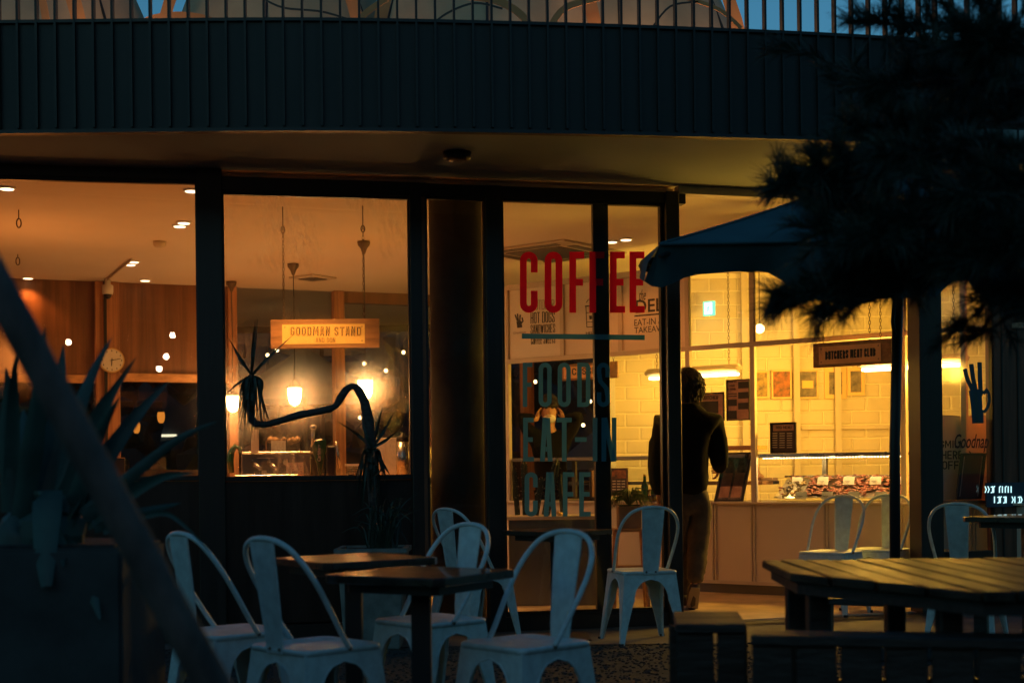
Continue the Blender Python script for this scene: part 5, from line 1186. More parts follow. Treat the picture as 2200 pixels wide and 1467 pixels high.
LV = [([(45, 1120), (70, 960), (88, 820), (97, 703)], [44, 50, 30, 2]), ([(95, 1120), (118, 960), (128, 850), (136, 742)], [60, 60, 34, 2]), ([(20, 1100), (14, 930), (18, 840), (12, 790)], [36, 34, 22, 2]), ([(25, 1080), (28, 900), (30, 820), (36, 757)], [40, 30, 18, 2]),
      ([(130, 1100), (165, 900), (200, 800), (240, 725)], [44, 34, 20, 1]), ([(150, 1080), (205, 910), (245, 838), (292, 768)], [56, 40, 18, 1]), ([(160, 1080), (215, 930), (258, 852)], [44, 26, 1]), ([(130, 1120), (225, 985), (300, 885), (363, 819)], [60, 46, 24, 1]),
      ([(180, 1110), (285, 1020), (385, 942), (467, 905)], [40, 28, 16, 1]), ([(180, 1120), (280, 1058), (350, 1024), (415, 1016)], [46, 32, 18, 1]), ([(200, 1130), (310, 1100), (388, 1080)], [34, 22, 1]), ([(220, 1140), (340, 1102), (395, 1128), (452, 1186)], [20, 12, 8, 1]),
      ([(110, 1130), (104, 1064), (101, 1100), (98, 1180), (100, 1260)], [40, 66, 64, 50, 22]), ([(60, 1120), (25, 1000), (-10, 990), (-40, 1060)], [40, 50, 50, 30]), ([(60, 1130), (28, 1140), (22, 1220), (20, 1330)], [40, 60, 52, 20]), ([(120, 1130), (133, 1170), (136, 1215)], [10, 24, 4]),
      ([(70, 1140), (60, 1050), (55, 950), (50, 880)], [70, 64, 40, 4]), ([(100, 1140), (150, 1060), (170, 980), (165, 930)], [60, 56, 34, 4]), ([(120, 1150), (160, 1190), (190, 1250), (215, 1330)], [30, 40, 34, 4]), ([(90, 1160), (130, 1230), (150, 1320), (150, 1400)], [40, 46, 36, 4])]
q = MB()
for i, (pts, ws) in enumerate(LV):
    Y0 = 4.55; dY = (-.18 if i % 3 == 0 else .12 if i % 3 == 1 else -.05)
    pp = [P(a, b, Y0+dY*k/(len(pts)-1)) for k, (a, b) in enumerate(pts)]; sub = []; sw = []
    for k in range(len(pp)-1):
        for j in range(4):
            s_ = j/4; p0, p1, p2, p3 = pp[max(k-1, 0)], pp[k], pp[k+1], pp[min(k+2, len(pp)-1)]
            sub.append(.5*((2*p1)+(-p0+p2)*s_+(2*p0-5*p1+4*p2-p3)*s_*s_+(-p0+3*p1-3*p2+p3)*s_**3)); sw.append((ws[k]+(ws[k+1]-ws[k])*s_)*S(4.5))
    sub.append(pp[-1]); sw.append(ws[-1]*S(4.5)); q.blade(sub, sw, .22 if i % 2 else -.22)
ob('leaves', q, 'leaf_agave', agv, smooth=True); ob('heart', MB().ico(P(90, 1150, 4.6), .12, 2, (1.3, .8, .9), .15), 'leaf_agave', agv)

# ------------------------------------------------------------------ dragon tree in its pot
Yd = 8.85
potb = Vector((PX(805, Yd, 1385), Yd, 0))
pot = thing('plant_pot', 'square grey pot holding the dragon tree behind the dark tables', 'pot', potb)
pw = .205; zt = P(805, 1178, Yd-.2).z
ob('body', MB().add([(potb.x+sx*pw*f, potb.y+sy*pw*f, z) for z, f in ((0, .82), (zt-.03, 1)) for sx, sy in ((-1, -1), (1, -1), (1, 1), (-1, 1))], [(3, 2, 1, 0), (4, 5, 6, 7), (0, 1, 5, 4), (1, 2, 6, 5), (2, 3, 7, 6), (3, 0, 4, 7)]), 'pot_grey', pot, bevel=.008)
rm_ = MB()
for a0, a1, b0, b1 in ((-1, 1, -1, -.86), (-1, 1, .86, 1), (-1, -.86, -.86, .86), (.86, 1, -.86, .86)): rm_.box(potb.x+a0*pw*1.08, potb.x+a1*pw*1.08, potb.y+b0*pw*1.08, potb.y+b1*pw*1.08, zt-.029, zt)
ob('rim', rm_, 'pot_grey', pot); ob('soil', MB().box(potb.x-.17, potb.x+.17, potb.y-.17, potb.y+.17, zt-.028, zt-.012), 'ground', pot)
dt = thing('dragon_tree', 'dragon tree with a long crooked bare trunk and drooping leaf tufts before the window', 'tree', (potb.x, potb.y, zt-.01))
tr = [(806, 1190, 9), (803, 1100, 10), (800, 1030, 12), (797, 960, 12), (791, 900, 11.5), (783, 862, 11), (772, 840, 10), (764, 831, 8.5), (754, 830, 8), (743, 838, 8.5), (731, 856, 8.5), (722, 871, 8), (708, 879, 8), (680, 884, 8.5), (640, 892, 8.5), (600, 904, 8), (572, 912, 8), (552, 911, 9), (541, 902, 9), (537, 885, 8), (536, 855, 7), (538, 830, 6), (540, 805, 5)]
ob('trunk', MB().tube([P(a, b, Yd-.05-(.12*(i/22))) for i, (a, b, r) in enumerate(tr)], [r*S(Yd)*random.uniform(.84, 1.04) for a, b, r in tr], 12), 'bark', dt, smooth=True)
def leafset(lst, Y, m, parent, name='leaves', wd=6):
    q = MB()
    for pts in lst:
        pp = [P(a, b, Y+random.uniform(-.1, .1)*k) for k, (a, b) in enumerate(pts)]; sub = []; n = len(pp)
        for k in range(n-1):
            for j in range(4):
                s_ = j/4; p0, p1, p2, p3 = pp[max(k-1, 0)], pp[k], pp[k+1], pp[min(k+2, n-1)]; sub.append(.5*((2*p1)+(-p0+p2)*s_+(2*p0-5*p1+4*p2-p3)*s_*s_+(-p0+3*p1-3*p2+p3)*s_**3))
        sub.append(pp[-1]); L = len(sub); q.blade(sub, [wd*S(Y)*max(.12, min(1, (L-1-i)/(L*.5))*(.6+.4*min(1, i/(L*.3)))) for i in range(L)], .2)
    return ob(name, q, m, parent)
cr1 = [[(540, 806), (543, 745), (548, 690)], [(540, 806), (547, 750), (553, 685)], [(540, 806), (516, 768), (488, 722)], [(540, 806), (512, 765), (498, 738)], [(540, 806), (580, 765), (627, 722)], [(538, 808), (510, 825), (486, 846)], [(541, 808), (572, 772), (600, 745)],
       [(541, 808), (560, 815), (564, 835), (558, 860)], [(541, 808), (555, 830), (570, 880), (590, 940)]]
for k in range(26):
    a = random.uniform(-1, 1); L = random.uniform(70, 135); cr1.append([(540, 808), (540+a*17, 812+abs(a)*4), (540+a*24+random.uniform(-3, 3), 812+L*.45), (540+a*34-5+random.uniform(-6, 6), 815+L)])
leafset(cr1, Yd-.15, 'leaf_dark', dt, 'leaves', 6)
cr2 = [[(799, 962), (770, 935), (725, 905)], [(800, 962), (812, 915), (823, 868)], [(800, 962), (825, 925), (848, 882)], [(800, 962), (830, 945), (853, 925)], [(800, 962), (785, 930), (772, 875)], [(802, 970), (820, 990), (818, 1010), (795, 1030)], [(802, 968), (825, 1000), (838, 1020)]]
for k in range(34):
    a = random.uniform(-1, 1); L = random.uniform(40, 110); cr2.append([(799, 965), (799+a*16, 968), (799+a*26, 975+L*.4), (799+a*40, 985+L)])
leafset(cr2, Yd-.1, 'leaf_dark', dt, 'leaves', 7)
lst = []
for k in range(60):
    a = random.uniform(-1, 1); L = random.uniform(60, 150); bx_ = 815+random.uniform(-25, 40); tipx = bx_+a*random.uniform(30, 100); ty = 1180-L
    lst.append([(bx_, 1182), (bx_+(tipx-bx_)*.4, 1180-L*.7), (tipx, ty+random.uniform(0, 60))])
ug = thing('spiky_grass', 'thin spiky leaves growing from the grey pot under the dragon tree', 'plant', (potb.x+.02, potb.y-.08, zt-.012)); leafset(lst, Yd-.12, 'leaf_dark', ug, 'leaves', 4)

# ------------------------------------------------------------------ pine tree
pn = thing('pine_tree', 'dark pine with long needles filling the upper right in front of the parasol', 'tree', (PX(2420, 5.0), 5.0, 0))
trunk_top = [(PX(2420, 5.0), 5.0, 0), (PX(2400, 5.0)-.05, 5.0, 1.5), (PX(2350, 5.0), 5.05, 3.2), (PX(2320, 5.0), 5.1, 4.6)]
ob('trunk', MB().tube(trunk_top, [.13, .11, .09, .06], 14), 'bark', pn, smooth=True)
nd = MB(); brm = MB()
def tuft(p, d, n, L, spread):
    d = d.normalized(); a = d.cross(Vector((0, 0, 1)));
    if a.length < .1: a = Vector((1, 0, 0))
    a.normalize(); b = d.cross(a)
    for _ in range(n):
        th_ = random.uniform(0, 2*math.pi); s_ = random.uniform(.15, spread); dv = (d+(a*math.cos(th_)+b*math.sin(th_))*s_).normalized(); l = L*random.uniform(.6, 1.1)
        st = p-d*random.uniform(0, .06); sd_ = dv.cross(Vector((random.uniform(-1, 1), random.uniform(-1, 1), random.uniform(-1, 1)))).normalized()*.0013
        mid = st+dv*l*.55+Vector((0, 0, .01)); e = st+dv*l; o = len(nd.v); nd.v += [st-sd_, st+sd_, mid+sd_*.9, mid-sd_*.9, e]; nd.f += [(o, o+1, o+2, o+3), (o+3, o+2, o+4)]
def branch(pts, r0, ntw, tl_, needles=34, jit=.12):
    pp = [P(*p) for p in pts]; brm.tube(pp, [r0*(1-.75*i/(len(pp)-1)) for i in range(len(pp))], 6)
    for k in range(ntw):
        f = random.uniform(.12, 1)**.8*(len(pp)-1.001); i = int(f); p = pp[i].lerp(pp[i+1], f-i); ax = (pp[i+1]-pp[i]).normalized()
        dv = (ax*random.uniform(.2, 1)+Vector((random.uniform(-1, 1), random.uniform(-1, 1), random.uniform(-.7, .9)))*.75).normalized(); l = random.uniform(.3, 1)*tl_; e = p+dv*l
        brm.tube([p, p.lerp(e, .5)+Vector((0, 0, .01)), e], [.004, .003, .002], 4, False)
        m = max(2, int(l/.035))
        for j in range(m): tuft(p.lerp(e, (j+1)/m), dv, needles//2, .085, 1.3)
        tuft(e, dv, needles, .10, .9)
    tuft(pp[-1], pp[-1]-pp[-2], needles*2, .11, .8)
BR = [([(2330, 420, 4.9), (2050, 560, 4.6), (1880, 640, 4.5), (1770, 670, 4.45)], .014, 44, .11), ([(1900, 560, 4.6), (1800, 610, 4.5), (1720, 640, 4.45), (1690, 650, 4.45)], .008, 30, .09), ([(1900, 430, 4.7), (1780, 400, 4.6), (1700, 400, 4.6), (1670, 410, 4.6)], .008, 22, .10), ([(2330, 330, 4.9), (2080, 330, 4.7), (1880, 350, 4.6), (1760, 370, 4.55)], .014, 40, .13), ([(2330, 500, 4.7), (2150, 470, 4.4), (1980, 480, 4.3), (1850, 520, 4.3)], .016, 60, .15), ([(2330, 330, 5.0), (2100, 350, 4.8), (1900, 370, 4.7), (1740, 395, 4.6)], .02, 46, .16), ([(2330, 400, 5.0), (2100, 430, 4.9), (1900, 440, 4.8), (1760, 430, 4.75)], .02, 50, .15), ([(2330, 450, 4.9), (2080, 500, 4.6), (1900, 520, 4.5), (1780, 500, 4.45)], .02, 46, .15),
      ([(2330, 480, 4.9), (2100, 570, 4.7), (1950, 600, 4.6), (1820, 570, 4.5)], .02, 44, .14), ([(2300, 520, 4.8), (2000, 590, 4.6), (1850, 610, 4.6), (1735, 630, 4.55)], .014, 34, .10), ([(2320, 540, 4.8), (2150, 620, 4.7), (2090, 680, 4.65), (2050, 715, 4.6)], .010, 14, .09),
      ([(2330, 560, 4.8), (2200, 650, 4.7), (2140, 700, 4.7), (2100, 720, 4.65)], .010, 14, .09), ([(2330, 200, 5.0), (2150, 180, 4.8), (2000, 170, 4.7), (1900, 190, 4.6)], .02, 46, .17), ([(2330, 100, 5.0), (2150, 60, 4.9), (1980, 60, 4.8), (1890, 50, 4.7)], .018, 40, .15),
      ([(2330, 260, 5.0), (2100, 270, 4.8), (1950, 280, 4.7), (1850, 290, 4.6)], .018, 44, .16), ([(2320, 0, 5.0), (2180, -20, 4.9), (2080, -40, 4.8), (1950, -60, 4.8)], .018, 40, .16), ([(2330, 150, 4.7), (2200, 110, 4.5), (2100, 90, 4.4)], .016, 40, .16),
      ([(2330, 350, 4.6), (2200, 330, 4.4), (2050, 320, 4.3), (1920, 350, 4.25)], .016, 44, .15), ([(2350, 440, 4.5), (2200, 400, 4.3), (2060, 420, 4.2)], .016, 44, .15), ([(2350, 560, 4.5), (2200, 540, 4.3), (2080, 560, 4.3)], .016, 44, .14), ([(2350, 640, 4.6), (2250, 650, 4.5), (2170, 640, 4.5)], .014, 30, .12),
      ([(2100, 180, 5.2), (1960, 180, 5.2), (1820, 150, 5.2), (1700, 110, 5.2)], .008, 9, .10), ([(2100, 330, 5.1), (1950, 230, 5.1), (1800, 170, 5.1)], .008, 14, .12), ([(2330, 300, 5.2), (2200, 220, 5.2), (2080, 210, 5.2)], .014, 44, .17)]
for b_ in BR: branch(*b_)
nd_o = ob('needles', nd, 'needle', pn); ob('branches', brm, 'bark', pn)

# ------------------------------------------------------------------ tents on the terrace
tent_l = [(40, 'left beige dome tent on the terrace behind the railing'), (620, 'second beige dome tent on the terrace from the left'), (1060, 'third beige dome tent on the terrace, beside the orange arch'), (1320, 'rightmost beige dome tent on the terrace')]
for i, (px, lb) in enumerate(tent_l):
    Y = 11.6+(i % 2)*.5; c = Vector((PX(px, Y), Y, 3.57)); rx = (1.2, 1.02, 1.02, 1.15)[i]; t = thing('dome_tent', lb, 'tent', c, 'dome tents on the roof terrace'); V = []; Fc = []; nu, nv = 24, 10
    hz = 2.1
    for a in range(nv+1):
        ph = a/nv*math.pi/2
        for b in range(nu): th_ = 2*math.pi*b/nu; rr_ = math.cos(ph)**.8; V.append(c+Vector((rx*1.05*rr_*math.cos(th_), rx*rr_*math.sin(th_), hz*math.sin(ph))))
    for a in range(nv):
        for b in range(nu): Fc.append((a*nu+b, a*nu+(b+1) % nu, (a+1)*nu+(b+1) % nu, (a+1)*nu+b))
    ob('shell', MB().add(V, Fc), 'tent', t, smooth=True)
    for th0 in (R(35), R(145), R(90)):
        pts = [c+Vector((rx*1.07*math.cos(ph)*math.cos(th0), rx*1.03*math.cos(ph)*-math.sin(th0), hz*1.01*abs(math.sin(ph)))) for ph in [math.pi*k/24 for k in range(25)]]
        ob('rib', MB().tube(pts, .012, 6), 'black', t)
    q = MB(); 
    for s_ in (1,):
        pts = [c+Vector((rx*.85*math.cos(a), -rx*1.03, hz*.93*math.sin(a)))+Vector((0, -.1, 0)) for a in [math.pi*k/20 for k in range(21)]]
        V = []
        for k, p in enumerate(pts): out = (p-c-Vector((0, -rx*1.1, 0))); out.y = 0; out.normalize(); V += [p-out*.06, p+out*.06]
        q.add(V, [(2*k, 2*k+1, 2*k+3, 2*k+2) for k in range(20)])
    ob('door_arch', q, 'tent_orange', t)
    for bb, wd_, mm in (((([(300, 60), (325, 42), (380, 34), (435, 40), (490, 60)]), 15, 'tent_orange'), ([(90, -5), (97, 30), (100, 62)], 16, 'tent_orange')), (([(760, 62), (785, 30), (835, -5)], 13, 'tent_orange'), ([(560, -5), (610, 18), (700, 28), (800, 62)], 4, 'black')),
                        (([(1000, -8), (1060, 0), (1110, 25), (1145, 62)], 16, 'tent_orange'), ([(1180, 62), (1215, 18), (1290, -5)], 14, 'tent_orange'), ([(920, 62), (960, 30), (1020, 8), (1080, 20)], 4, 'black')), (([(1470, -5), (1545, 22), (1592, 62)], 8, 'tent_orange'), ([(1400, 62), (1440, 15), (1500, 5)], 4, 'black')))[i]:
        TP = Pl((-9, 10.3), (9, 10.3)); q = MB(); V2 = [Vector(p_) for p_ in bb]; sm = []
        for k in range(len(V2)-1):
            for e in range(5):
                u_ = e/5; p0, p1, p2, p3 = V2[max(k-1, 0)], V2[k], V2[k+1], V2[min(k+2, len(V2)-1)]; sm.append(.5*((2*p1)+(-p0+p2)*u_+(2*p0-5*p1+4*p2-p3)*u_*u_+(-p0+3*p1-3*p2+p3)*u_**3))
        ribbon(q, TP, sm+[V2[-1]], wd_, 0, .01); ob('door_arch' if mm != 'black' else 'rib', q, mm, t)
    lamp('tent_lamp', c+Vector((rx*1.0, -rx*1.25, .35)), 16, (1, .5, .22), t, .1)

# ------------------------------------------------------------------ people
def skin(name, nodes, edges, m, parent, root=0, sub=2):
    me = bpy.data.meshes.new(name); me.from_pydata([n[0] for n in nodes], edges, []); o = bpy.data.objects.new(name, me); C.objects.link(o)
    md = o.modifiers.new('s', 'SKIN'); md.use_smooth_shade = True
    for i, n in enumerate(nodes):
        sv = me.skin_vertices[0].data[i]; sv.radius = n[1] if isinstance(n[1], tuple) else (n[1], n[1]); sv.use_root = (i == root)
    ss = o.modifiers.new('u', 'SUBSURF'); ss.levels = sub; ss.render_levels = sub
    me2 = bpy.data.meshes.new_from_object(o.evaluated_get(bpy.context.evaluated_depsgraph_get())); bpy.data.objects.remove(o)
    wr_ = .011 if m in ('jacket', 'trousers') else 0
    mb = MB(); mb.add([v.co+v.normal*wr_*(noise.noise(Vector((v.co.x*9, v.co.y*9, v.co.z*16+v.co.x*14)))+.6*noise.noise(v.co*26)) for v in me2.vertices], [tuple(p.vertices) for p in me2.polygons]); bpy.data.meshes.remove(me2)
    return ob(name, mb, m, parent, smooth=True)
def hand(nodes, edges, wi, wp, d, spread, bend, r=.009, L=.085):
    """palm + five separate fingers grown from node wi"""
    d = d.normalized(); spread = spread.normalized(); bend = bend.normalized()
    nodes.append((wp+d*.05, (.030, .016))); pi = len(nodes)-1; edges.append((wi, pi))
    for k, (s_, l) in enumerate(((-.026, .82), (-.009, .98), (.009, .93), (.026, .74))):
        b0 = wp+d*.085+spread*s_; nodes.append((b0, r)); i0 = len(nodes)-1; edges.append((pi, i0)); p1 = b0+d*L*.45*l+bend*.012; nodes.append((p1, r*.9)); edges.append((i0, i0+1)); p2 = p1+(d*.7+bend*.7).normalized()*L*.4*l; nodes.append((p2, r*.75)); edges.append((i0+1, i0+2))
    t0 = wp+d*.03-spread*.035; nodes.append((t0, r*1.15)); i0 = len(nodes)-1; edges.append((pi, i0)); nodes.append((t0+(d*.6-spread*.6+bend*.4).normalized()*.04, r)); edges.append((i0, i0+1)); nodes.append((t0+(d*.8-spread*.5+bend*.6).normalized()*.065, r*.8)); edges.append((i0+1, i0+2))
V3 = Vector
Yp = 10.72; q_ = lambda px, py, dy=0: P(px, py, Yp+dy)
per = thing('person', 'person seen from behind in a dark jacket and khaki trousers walking into the deli', 'person', (PX(1482, Yp, 1300), Yp, FLZ))
pel = q_(1483, 1060)
N = [(pel, (.10, .08)), (q_(1482, 985), (.12, .085)), (q_(1480, 920), (.155, .10)), (q_(1478, 888), (.07, .065)), (q_(1477, 862, -.01), (.052, .055)), (q_(1477, 838, .0), (.075, .085)), (q_(1477, 812, .0), (.066, .08)),
     (q_(1424, 912), .06), (q_(1408, 1000, -.02), .048), (q_(1420, 1072, .05), .032),
     (q_(1535, 912), .06), (q_(1549, 985, .03), .048), (q_(1543, 1010, .25), .032),
     (q_(1502, 1085), .07), (q_(1497, 1175, .03), .058), (q_(1493, 1245, -.06), .034), (q_(1491, 1262, -.04), .03), (q_(1487, 1290, .03), .026),
     (q_(1464, 1085), .07), (q_(1462, 1170, .12), .058), (q_(1468, 1262, .16), .036), (q_(1468, 1300, .22), .035), (q_(1469, 1303, .36), .026)]
E = [(0, 1), (1, 2), (2, 3), (3, 4), (4, 5), (5, 6), (2, 7), (7, 8), (8, 9), (2, 10), (10, 11), (11, 12), (0, 13), (13, 14), (14, 15), (15, 16), (16, 17), (0, 18), (18, 19), (19, 20), (20, 21), (21, 22)]
hand(N, E, 9, N[9][0], V3((.03, .05, -1)), V3((0, 1, 0)), V3((.6, .3, 0))); hand(N, E, 12, N[12][0], V3((0, 1, .1)), V3((0, 0, 1)), V3((-.8, 0, -.2)))
ob_b = skin('body', N, E, 'skin', per)
ears = MB(); ears.ico(q_(1454, 838), .022, 2, (.5, .8, 1.3)); ears.ico(q_(1500, 838), .022, 2, (.5, .8, 1.3)); ob('ears', ears, 'skin', per, smooth=True)
J = [(q_(1484, 1074), (.185, .15)), (q_(1483, 1010), (.20, .15)), (q_(1481, 950), (.215, .15)), (q_(1480, 906), (.21, .13)), (q_(1478, 882), (.15, .11)), (q_(1478, 862), (.10, .10)),
     (q_(1425, 912), .10), (q_(1412, 995, -.02), .086), (q_(1418, 1068, .03), .06), (q_(1532, 910), .10), (q_(1545, 985, .03), .084), (q_(1546, 1008, .2), .052)]
skin('jacket', J, [(0, 1), (1, 2), (2, 3), (3, 4), (4, 5), (3, 6), (6, 7), (7, 8), (3, 9), (9, 10), (10, 11)], 'jacket', per)
Tn = [(q_(1484, 1030), (.14, .11)), (q_(1484, 1062), (.155, .125)), (q_(1504, 1090), .105), (q_(1500, 1130, .02), .10), (q_(1499, 1178, .03), .088), (q_(1496, 1225, -.04), .076), (q_(1493, 1258, -.06), .062), (q_(1463, 1090), .105), (q_(1462, 1170, .12), .088), (q_(1467, 1240, .16), .074), (q_(1469, 1296, .18), .054)]
skin('trousers', Tn, [(0, 1), (1, 2), (2, 3), (3, 4), (4, 5), (5, 6), (1, 7), (7, 8), (8, 9), (9, 10)], 'trousers', per)
hl, toe = q_(1493, 1256, -.06), q_(1486, 1296, .05); toe.z = FLZ+.035
ob('shoe', MB().tube([hl+V3((0, -.015, .01)), hl.lerp(toe, .12), hl.lerp(toe, .45), hl.lerp(toe, .8), toe, toe+V3((0, .06, -.005))], [.026, .042, .047, .05, .044, .02], 14), 'shoe', per, smooth=True)
u_ = (toe-hl); nb = V3((0, -1, 0))-u_.normalized()*u_.normalized().dot(V3((0, -1, 0))); nb.normalize(); sd_ = u_.cross(nb).normalized()
ob('sole', MB().prism([hl+nb*.036+u_*f+sd_*w2 for f, w2 in ((-.05, -.03), (.2, -.04), (.6, -.042), (1.0, -.045), (1.0, .045), (.6, .042), (.2, .04), (-.05, .03))], nb*.009), 'sole_tan', per, bevel=.003)
a = q_(1470, 1300, .18); a.z = FLZ
ob('shoe', MB().tube([a+V3((0, -.11, .05)), a+V3((0, -.07, .058)), a+V3((0, .05, .055)), a+V3((0, .13, .04)), a+V3((0, .19, .032))], [.03, .047, .05, .045, .02], 14), 'shoe', per, smooth=True)
ob('sole', MB().prism([a+V3((x_, y_, 0)) for x_, y_ in ((-.035, -.13), (.035, -.13), (.052, -.03), (.055, .1), (.03, .2), (-.03, .2), (-.055, .1), (-.052, -.03))], (0, 0, .026)), 'shoe_white', per, bevel=.004)

# curly hair
hr_ = MB(); hc = q_(1478, 826, -.01)
hr_.ico(hc, .116, 3, (1.0, 1.05, 1.12), .04); hr_.ico(hc+V3((0, -.03, -.07)), .078, 3, (1.0, .8, 1.0), .06)
for k in range(1000):
    a = V3((random.gauss(0, 1), random.gauss(0, 1), random.gauss(.25, 1))).normalized()
    if a.z < -.9: continue
    p = hc+V3((a.x*.108, a.y*.112, a.z*.122)); t1 = a.cross(V3((.3, .5, .8))).normalized(); t2 = a.cross(t1)
    lk = random.uniform(.001, .0065); pts = [p+a*(lk*j)-V3((0, 0, .0016*j*j))+(t1*math.cos(j*.9+k)+t2*math.sin(j*.9+k))*.007 for j in range(6)]; hr_.tube(pts, [.007, .007, .006, .005, .0035, .001], 4, False)
ob('hair', hr_, 'hair', per, smooth=True)

Yq = 13.95; z_ = lambda px, py, dy=0: P(px, py, Yq+dy)
st = thing('person', 'masked staff member in a dark top, both hands raised beside the face', 'person', (PX(1182, Yq), Yq, FLZ))
def fz(px, z, dy=0): v = P(px, 900, Yq+dy); return V3((v.x, v.y, z))
hd_ = z_(1180, 878)
N = [(fz(1182, .95), (.09, .07)), (z_(1182, 990), (.10, .07)), (z_(1181, 945), (.11, .07)), (z_(1181, 925), (.07, .06)), (z_(1180, 912), (.05, .052)), (z_(1180, 898, -.01), (.066, .078)), (z_(1180, 870, 0), (.074, .09)),
     (z_(1146, 938), .055), (z_(1116, 892, -.12), .045), (z_(1153, 902, -.06), .028), (z_(1216, 938), .055), (z_(1246, 890, -.12), .045), (z_(1210, 902, -.06), .028),
     (fz(1196, .85), .085), (fz(1196, .48), .058), (fz(1196, .1), .04), (fz(1196, .06, -.14), .028), (fz(1166, .85), .085), (fz(1166, .48), .058), (fz(1166, .1), .04), (fz(1166, .06, -.14), .028)]
E = [(0, 1), (1, 2), (2, 3), (3, 4), (4, 5), (5, 6), (2, 7), (7, 8), (8, 9), (2, 10), (10, 11), (11, 12), (0, 13), (13, 14), (14, 15), (15, 16), (0, 17), (17, 18), (18, 19), (19, 20)]
hand(N, E, 9, N[9][0], V3((.22, .35, 1)), V3((-.3, -1, 0)), V3((.8, .3, 0)), .008, .07); hand(N, E, 12, N[12][0], V3((-.22, .35, 1)), V3((.3, -1, 0)), V3((-.8, .3, 0)), .008, .07)
skin('body', N, E, 'skin', st)
q = MB()
for s_ in (-1, 1): q.ico(hd_+V3((s_*.078, .01, -.02)), .02, 2, (.5, .9, 1.5))
q.ico(hd_+V3((0, -.095, -.035)), .017, 2, (.8, 1, 1.5)); q.ico(hd_+V3((0, -.088, -.075)), .022, 2, (1.1, .5, .35)); ob('face_features', q, 'skin', st, smooth=True)
q = MB()
for s_ in (-1, 1): q.ico(hd_+V3((s_*.03, -.086, .004)), .0115, 2, (1.4, .6, .7)); q.tube([hd_+V3((s_*.015, -.092, .026)), hd_+V3((s_*.03, -.095, .031)), hd_+V3((s_*.047, -.087, .024))], .0045, 5)
ob('eyes', q, 'hair', st, smooth=True)
q = MB(); q.ico(hd_+V3((0, -.05, -.10)), .064, 3, (1.0, .78, .72)); ob('face_mask', q, 'mask_white', st, smooth=True)
q = MB(); q.ico(hd_+V3((0, .03, .062)), .10, 3, (.92, .95, .92), .03)
for k in range(60): a = random.uniform(-1, 1); p = hd_+V3((a*.07, -.05, .115-.03*abs(a))); q.tube([p, p+V3((a*.015, -.03, -.02)), p+V3((a*.02, -.04, -.055))], [.008, .007, .002], 4)
ob('hair', q, 'hair', st, smooth=True)
J = [(fz(1182, .80), (.175, .14)), (fz(1182, 1.05), (.17, .14)), (z_(1182, 965), (.18, .135)), (z_(1181, 944), (.17, .125)), (z_(1181, 925), (.10, .095)), (z_(1144, 938), .075), (z_(1114, 893, -.12), .064), (z_(1150, 899, -.07), .042), (z_(1218, 938), .075), (z_(1248, 891, -.12), .064), (z_(1213, 899, -.07), .042)]
skin('top', J, [(0, 1), (1, 2), (2, 3), (3, 4), (3, 5), (5, 6), (6, 7), (3, 8), (8, 9), (9, 10)], 'jacket', st)
skin('trousers', [(fz(1182, .88), (.135, .115)), (fz(1196, .82), .1), (fz(1196, .48), .075), (fz(1196, .1), .06), (fz(1166, .82), .1), (fz(1166, .48), .075), (fz(1166, .1), .06)], [(0, 1), (1, 2), (2, 3), (0, 4), (4, 5), (5, 6)], 'jacket', st)

# ------------------------------------------------------------------ plants and stool behind the door
def cactus(px0, px1, py0, py1, Y, lb, r=.03):
    a = P(px0, py0, Y); b = P(px1, py1, Y); t = thing('cactus', lb, 'cactus', a, 'tall cacti behind the door glass'); m = MB(); n = 10; V = []; ax = (b-a); u_ = V3((0, 1, 0)).cross(ax).normalized(); w_ = ax.cross(u_).normalized()
    ks = 9
    for i in range(ks):
        f = i/(ks-1); rr_ = r*(1 if f < .85 else math.sqrt(max(.02, 1-((f-.85)/.15)**2)))
        for k in range(20): aa = 2*math.pi*k/20; r2 = rr_*(1 if k % 2 else .78); V.append(a+ax*f+(u_*math.cos(aa)+w_*math.sin(aa))*r2)
    m.add(V, [(i*20+k, i*20+(k+1) % 20, (i+1)*20+(k+1) % 20, (i+1)*20+k) for i in range(ks-1) for k in range(20)]+[tuple((ks-1)*20+k for k in range(20))]); ob('stem', m, 'leaf_dark', t)
    s_ = MB()
    for i in range(60):
        f = random.random(); aa = 2*math.pi*random.randrange(10)/10+.157; d = u_*math.cos(aa)+w_*math.sin(aa); p = a+ax*f+d*r*(1 if f < .85 else .6)
        for _ in range(3): e = p+(d+V3((random.uniform(-.6, .6), random.uniform(-.6, .6), random.uniform(-.6, .6)))).normalized()*.014; o = len(s_.v); s_.v += [p, p+V3((.0016, 0, .0016)), e]; s_.f += [(o, o+1, o+2)]
    ob('spines', s_, 'paper', t)
Yc = 11.2
plt = thing('low_cabinet', 'low grey cabinet holding the cacti behind the door glass', 'cabinet', (PX(1190, Yc+.2), Yc+.2, FLZ)); xl, xr = PX(1090, Yc), PX(1300, Yc); zc_ = P(1190, 1108, Yc).z
ob('body', MB().box(xl, xr, Yc+.0, Yc+.4, FLZ, zc_-.03), 'steel_dark', plt, bevel=.004); ob('top', MB().box(xl-.02, xr+.02, Yc-.02, Yc+.42, zc_-.0295, zc_), 'kiosk_trim', plt, bevel=.004)
for a in ((1112, 1104, 1106, 1000, 'leftmost slender cactus behind the door lettering', .022), (1130, 1125, 1106, 985, 'cactus with a white woolly top left of the staff member', .028), (1150, 1165, 1106, 1025, 'short leaning cactus behind the C of CAFE', .028), (1172, 1198, 1106, 983, 'tall leaning cactus in front of the staff member', .034), (1212, 1204, 1106, 1016, 'upright cactus with a rounded top between A and F', .03)):
    cactus(a[0], a[1], a[2], a[3], Yc+.15, a[4], a[5])
rp = MB(); c = P(1203, 1112, Yc+.05)
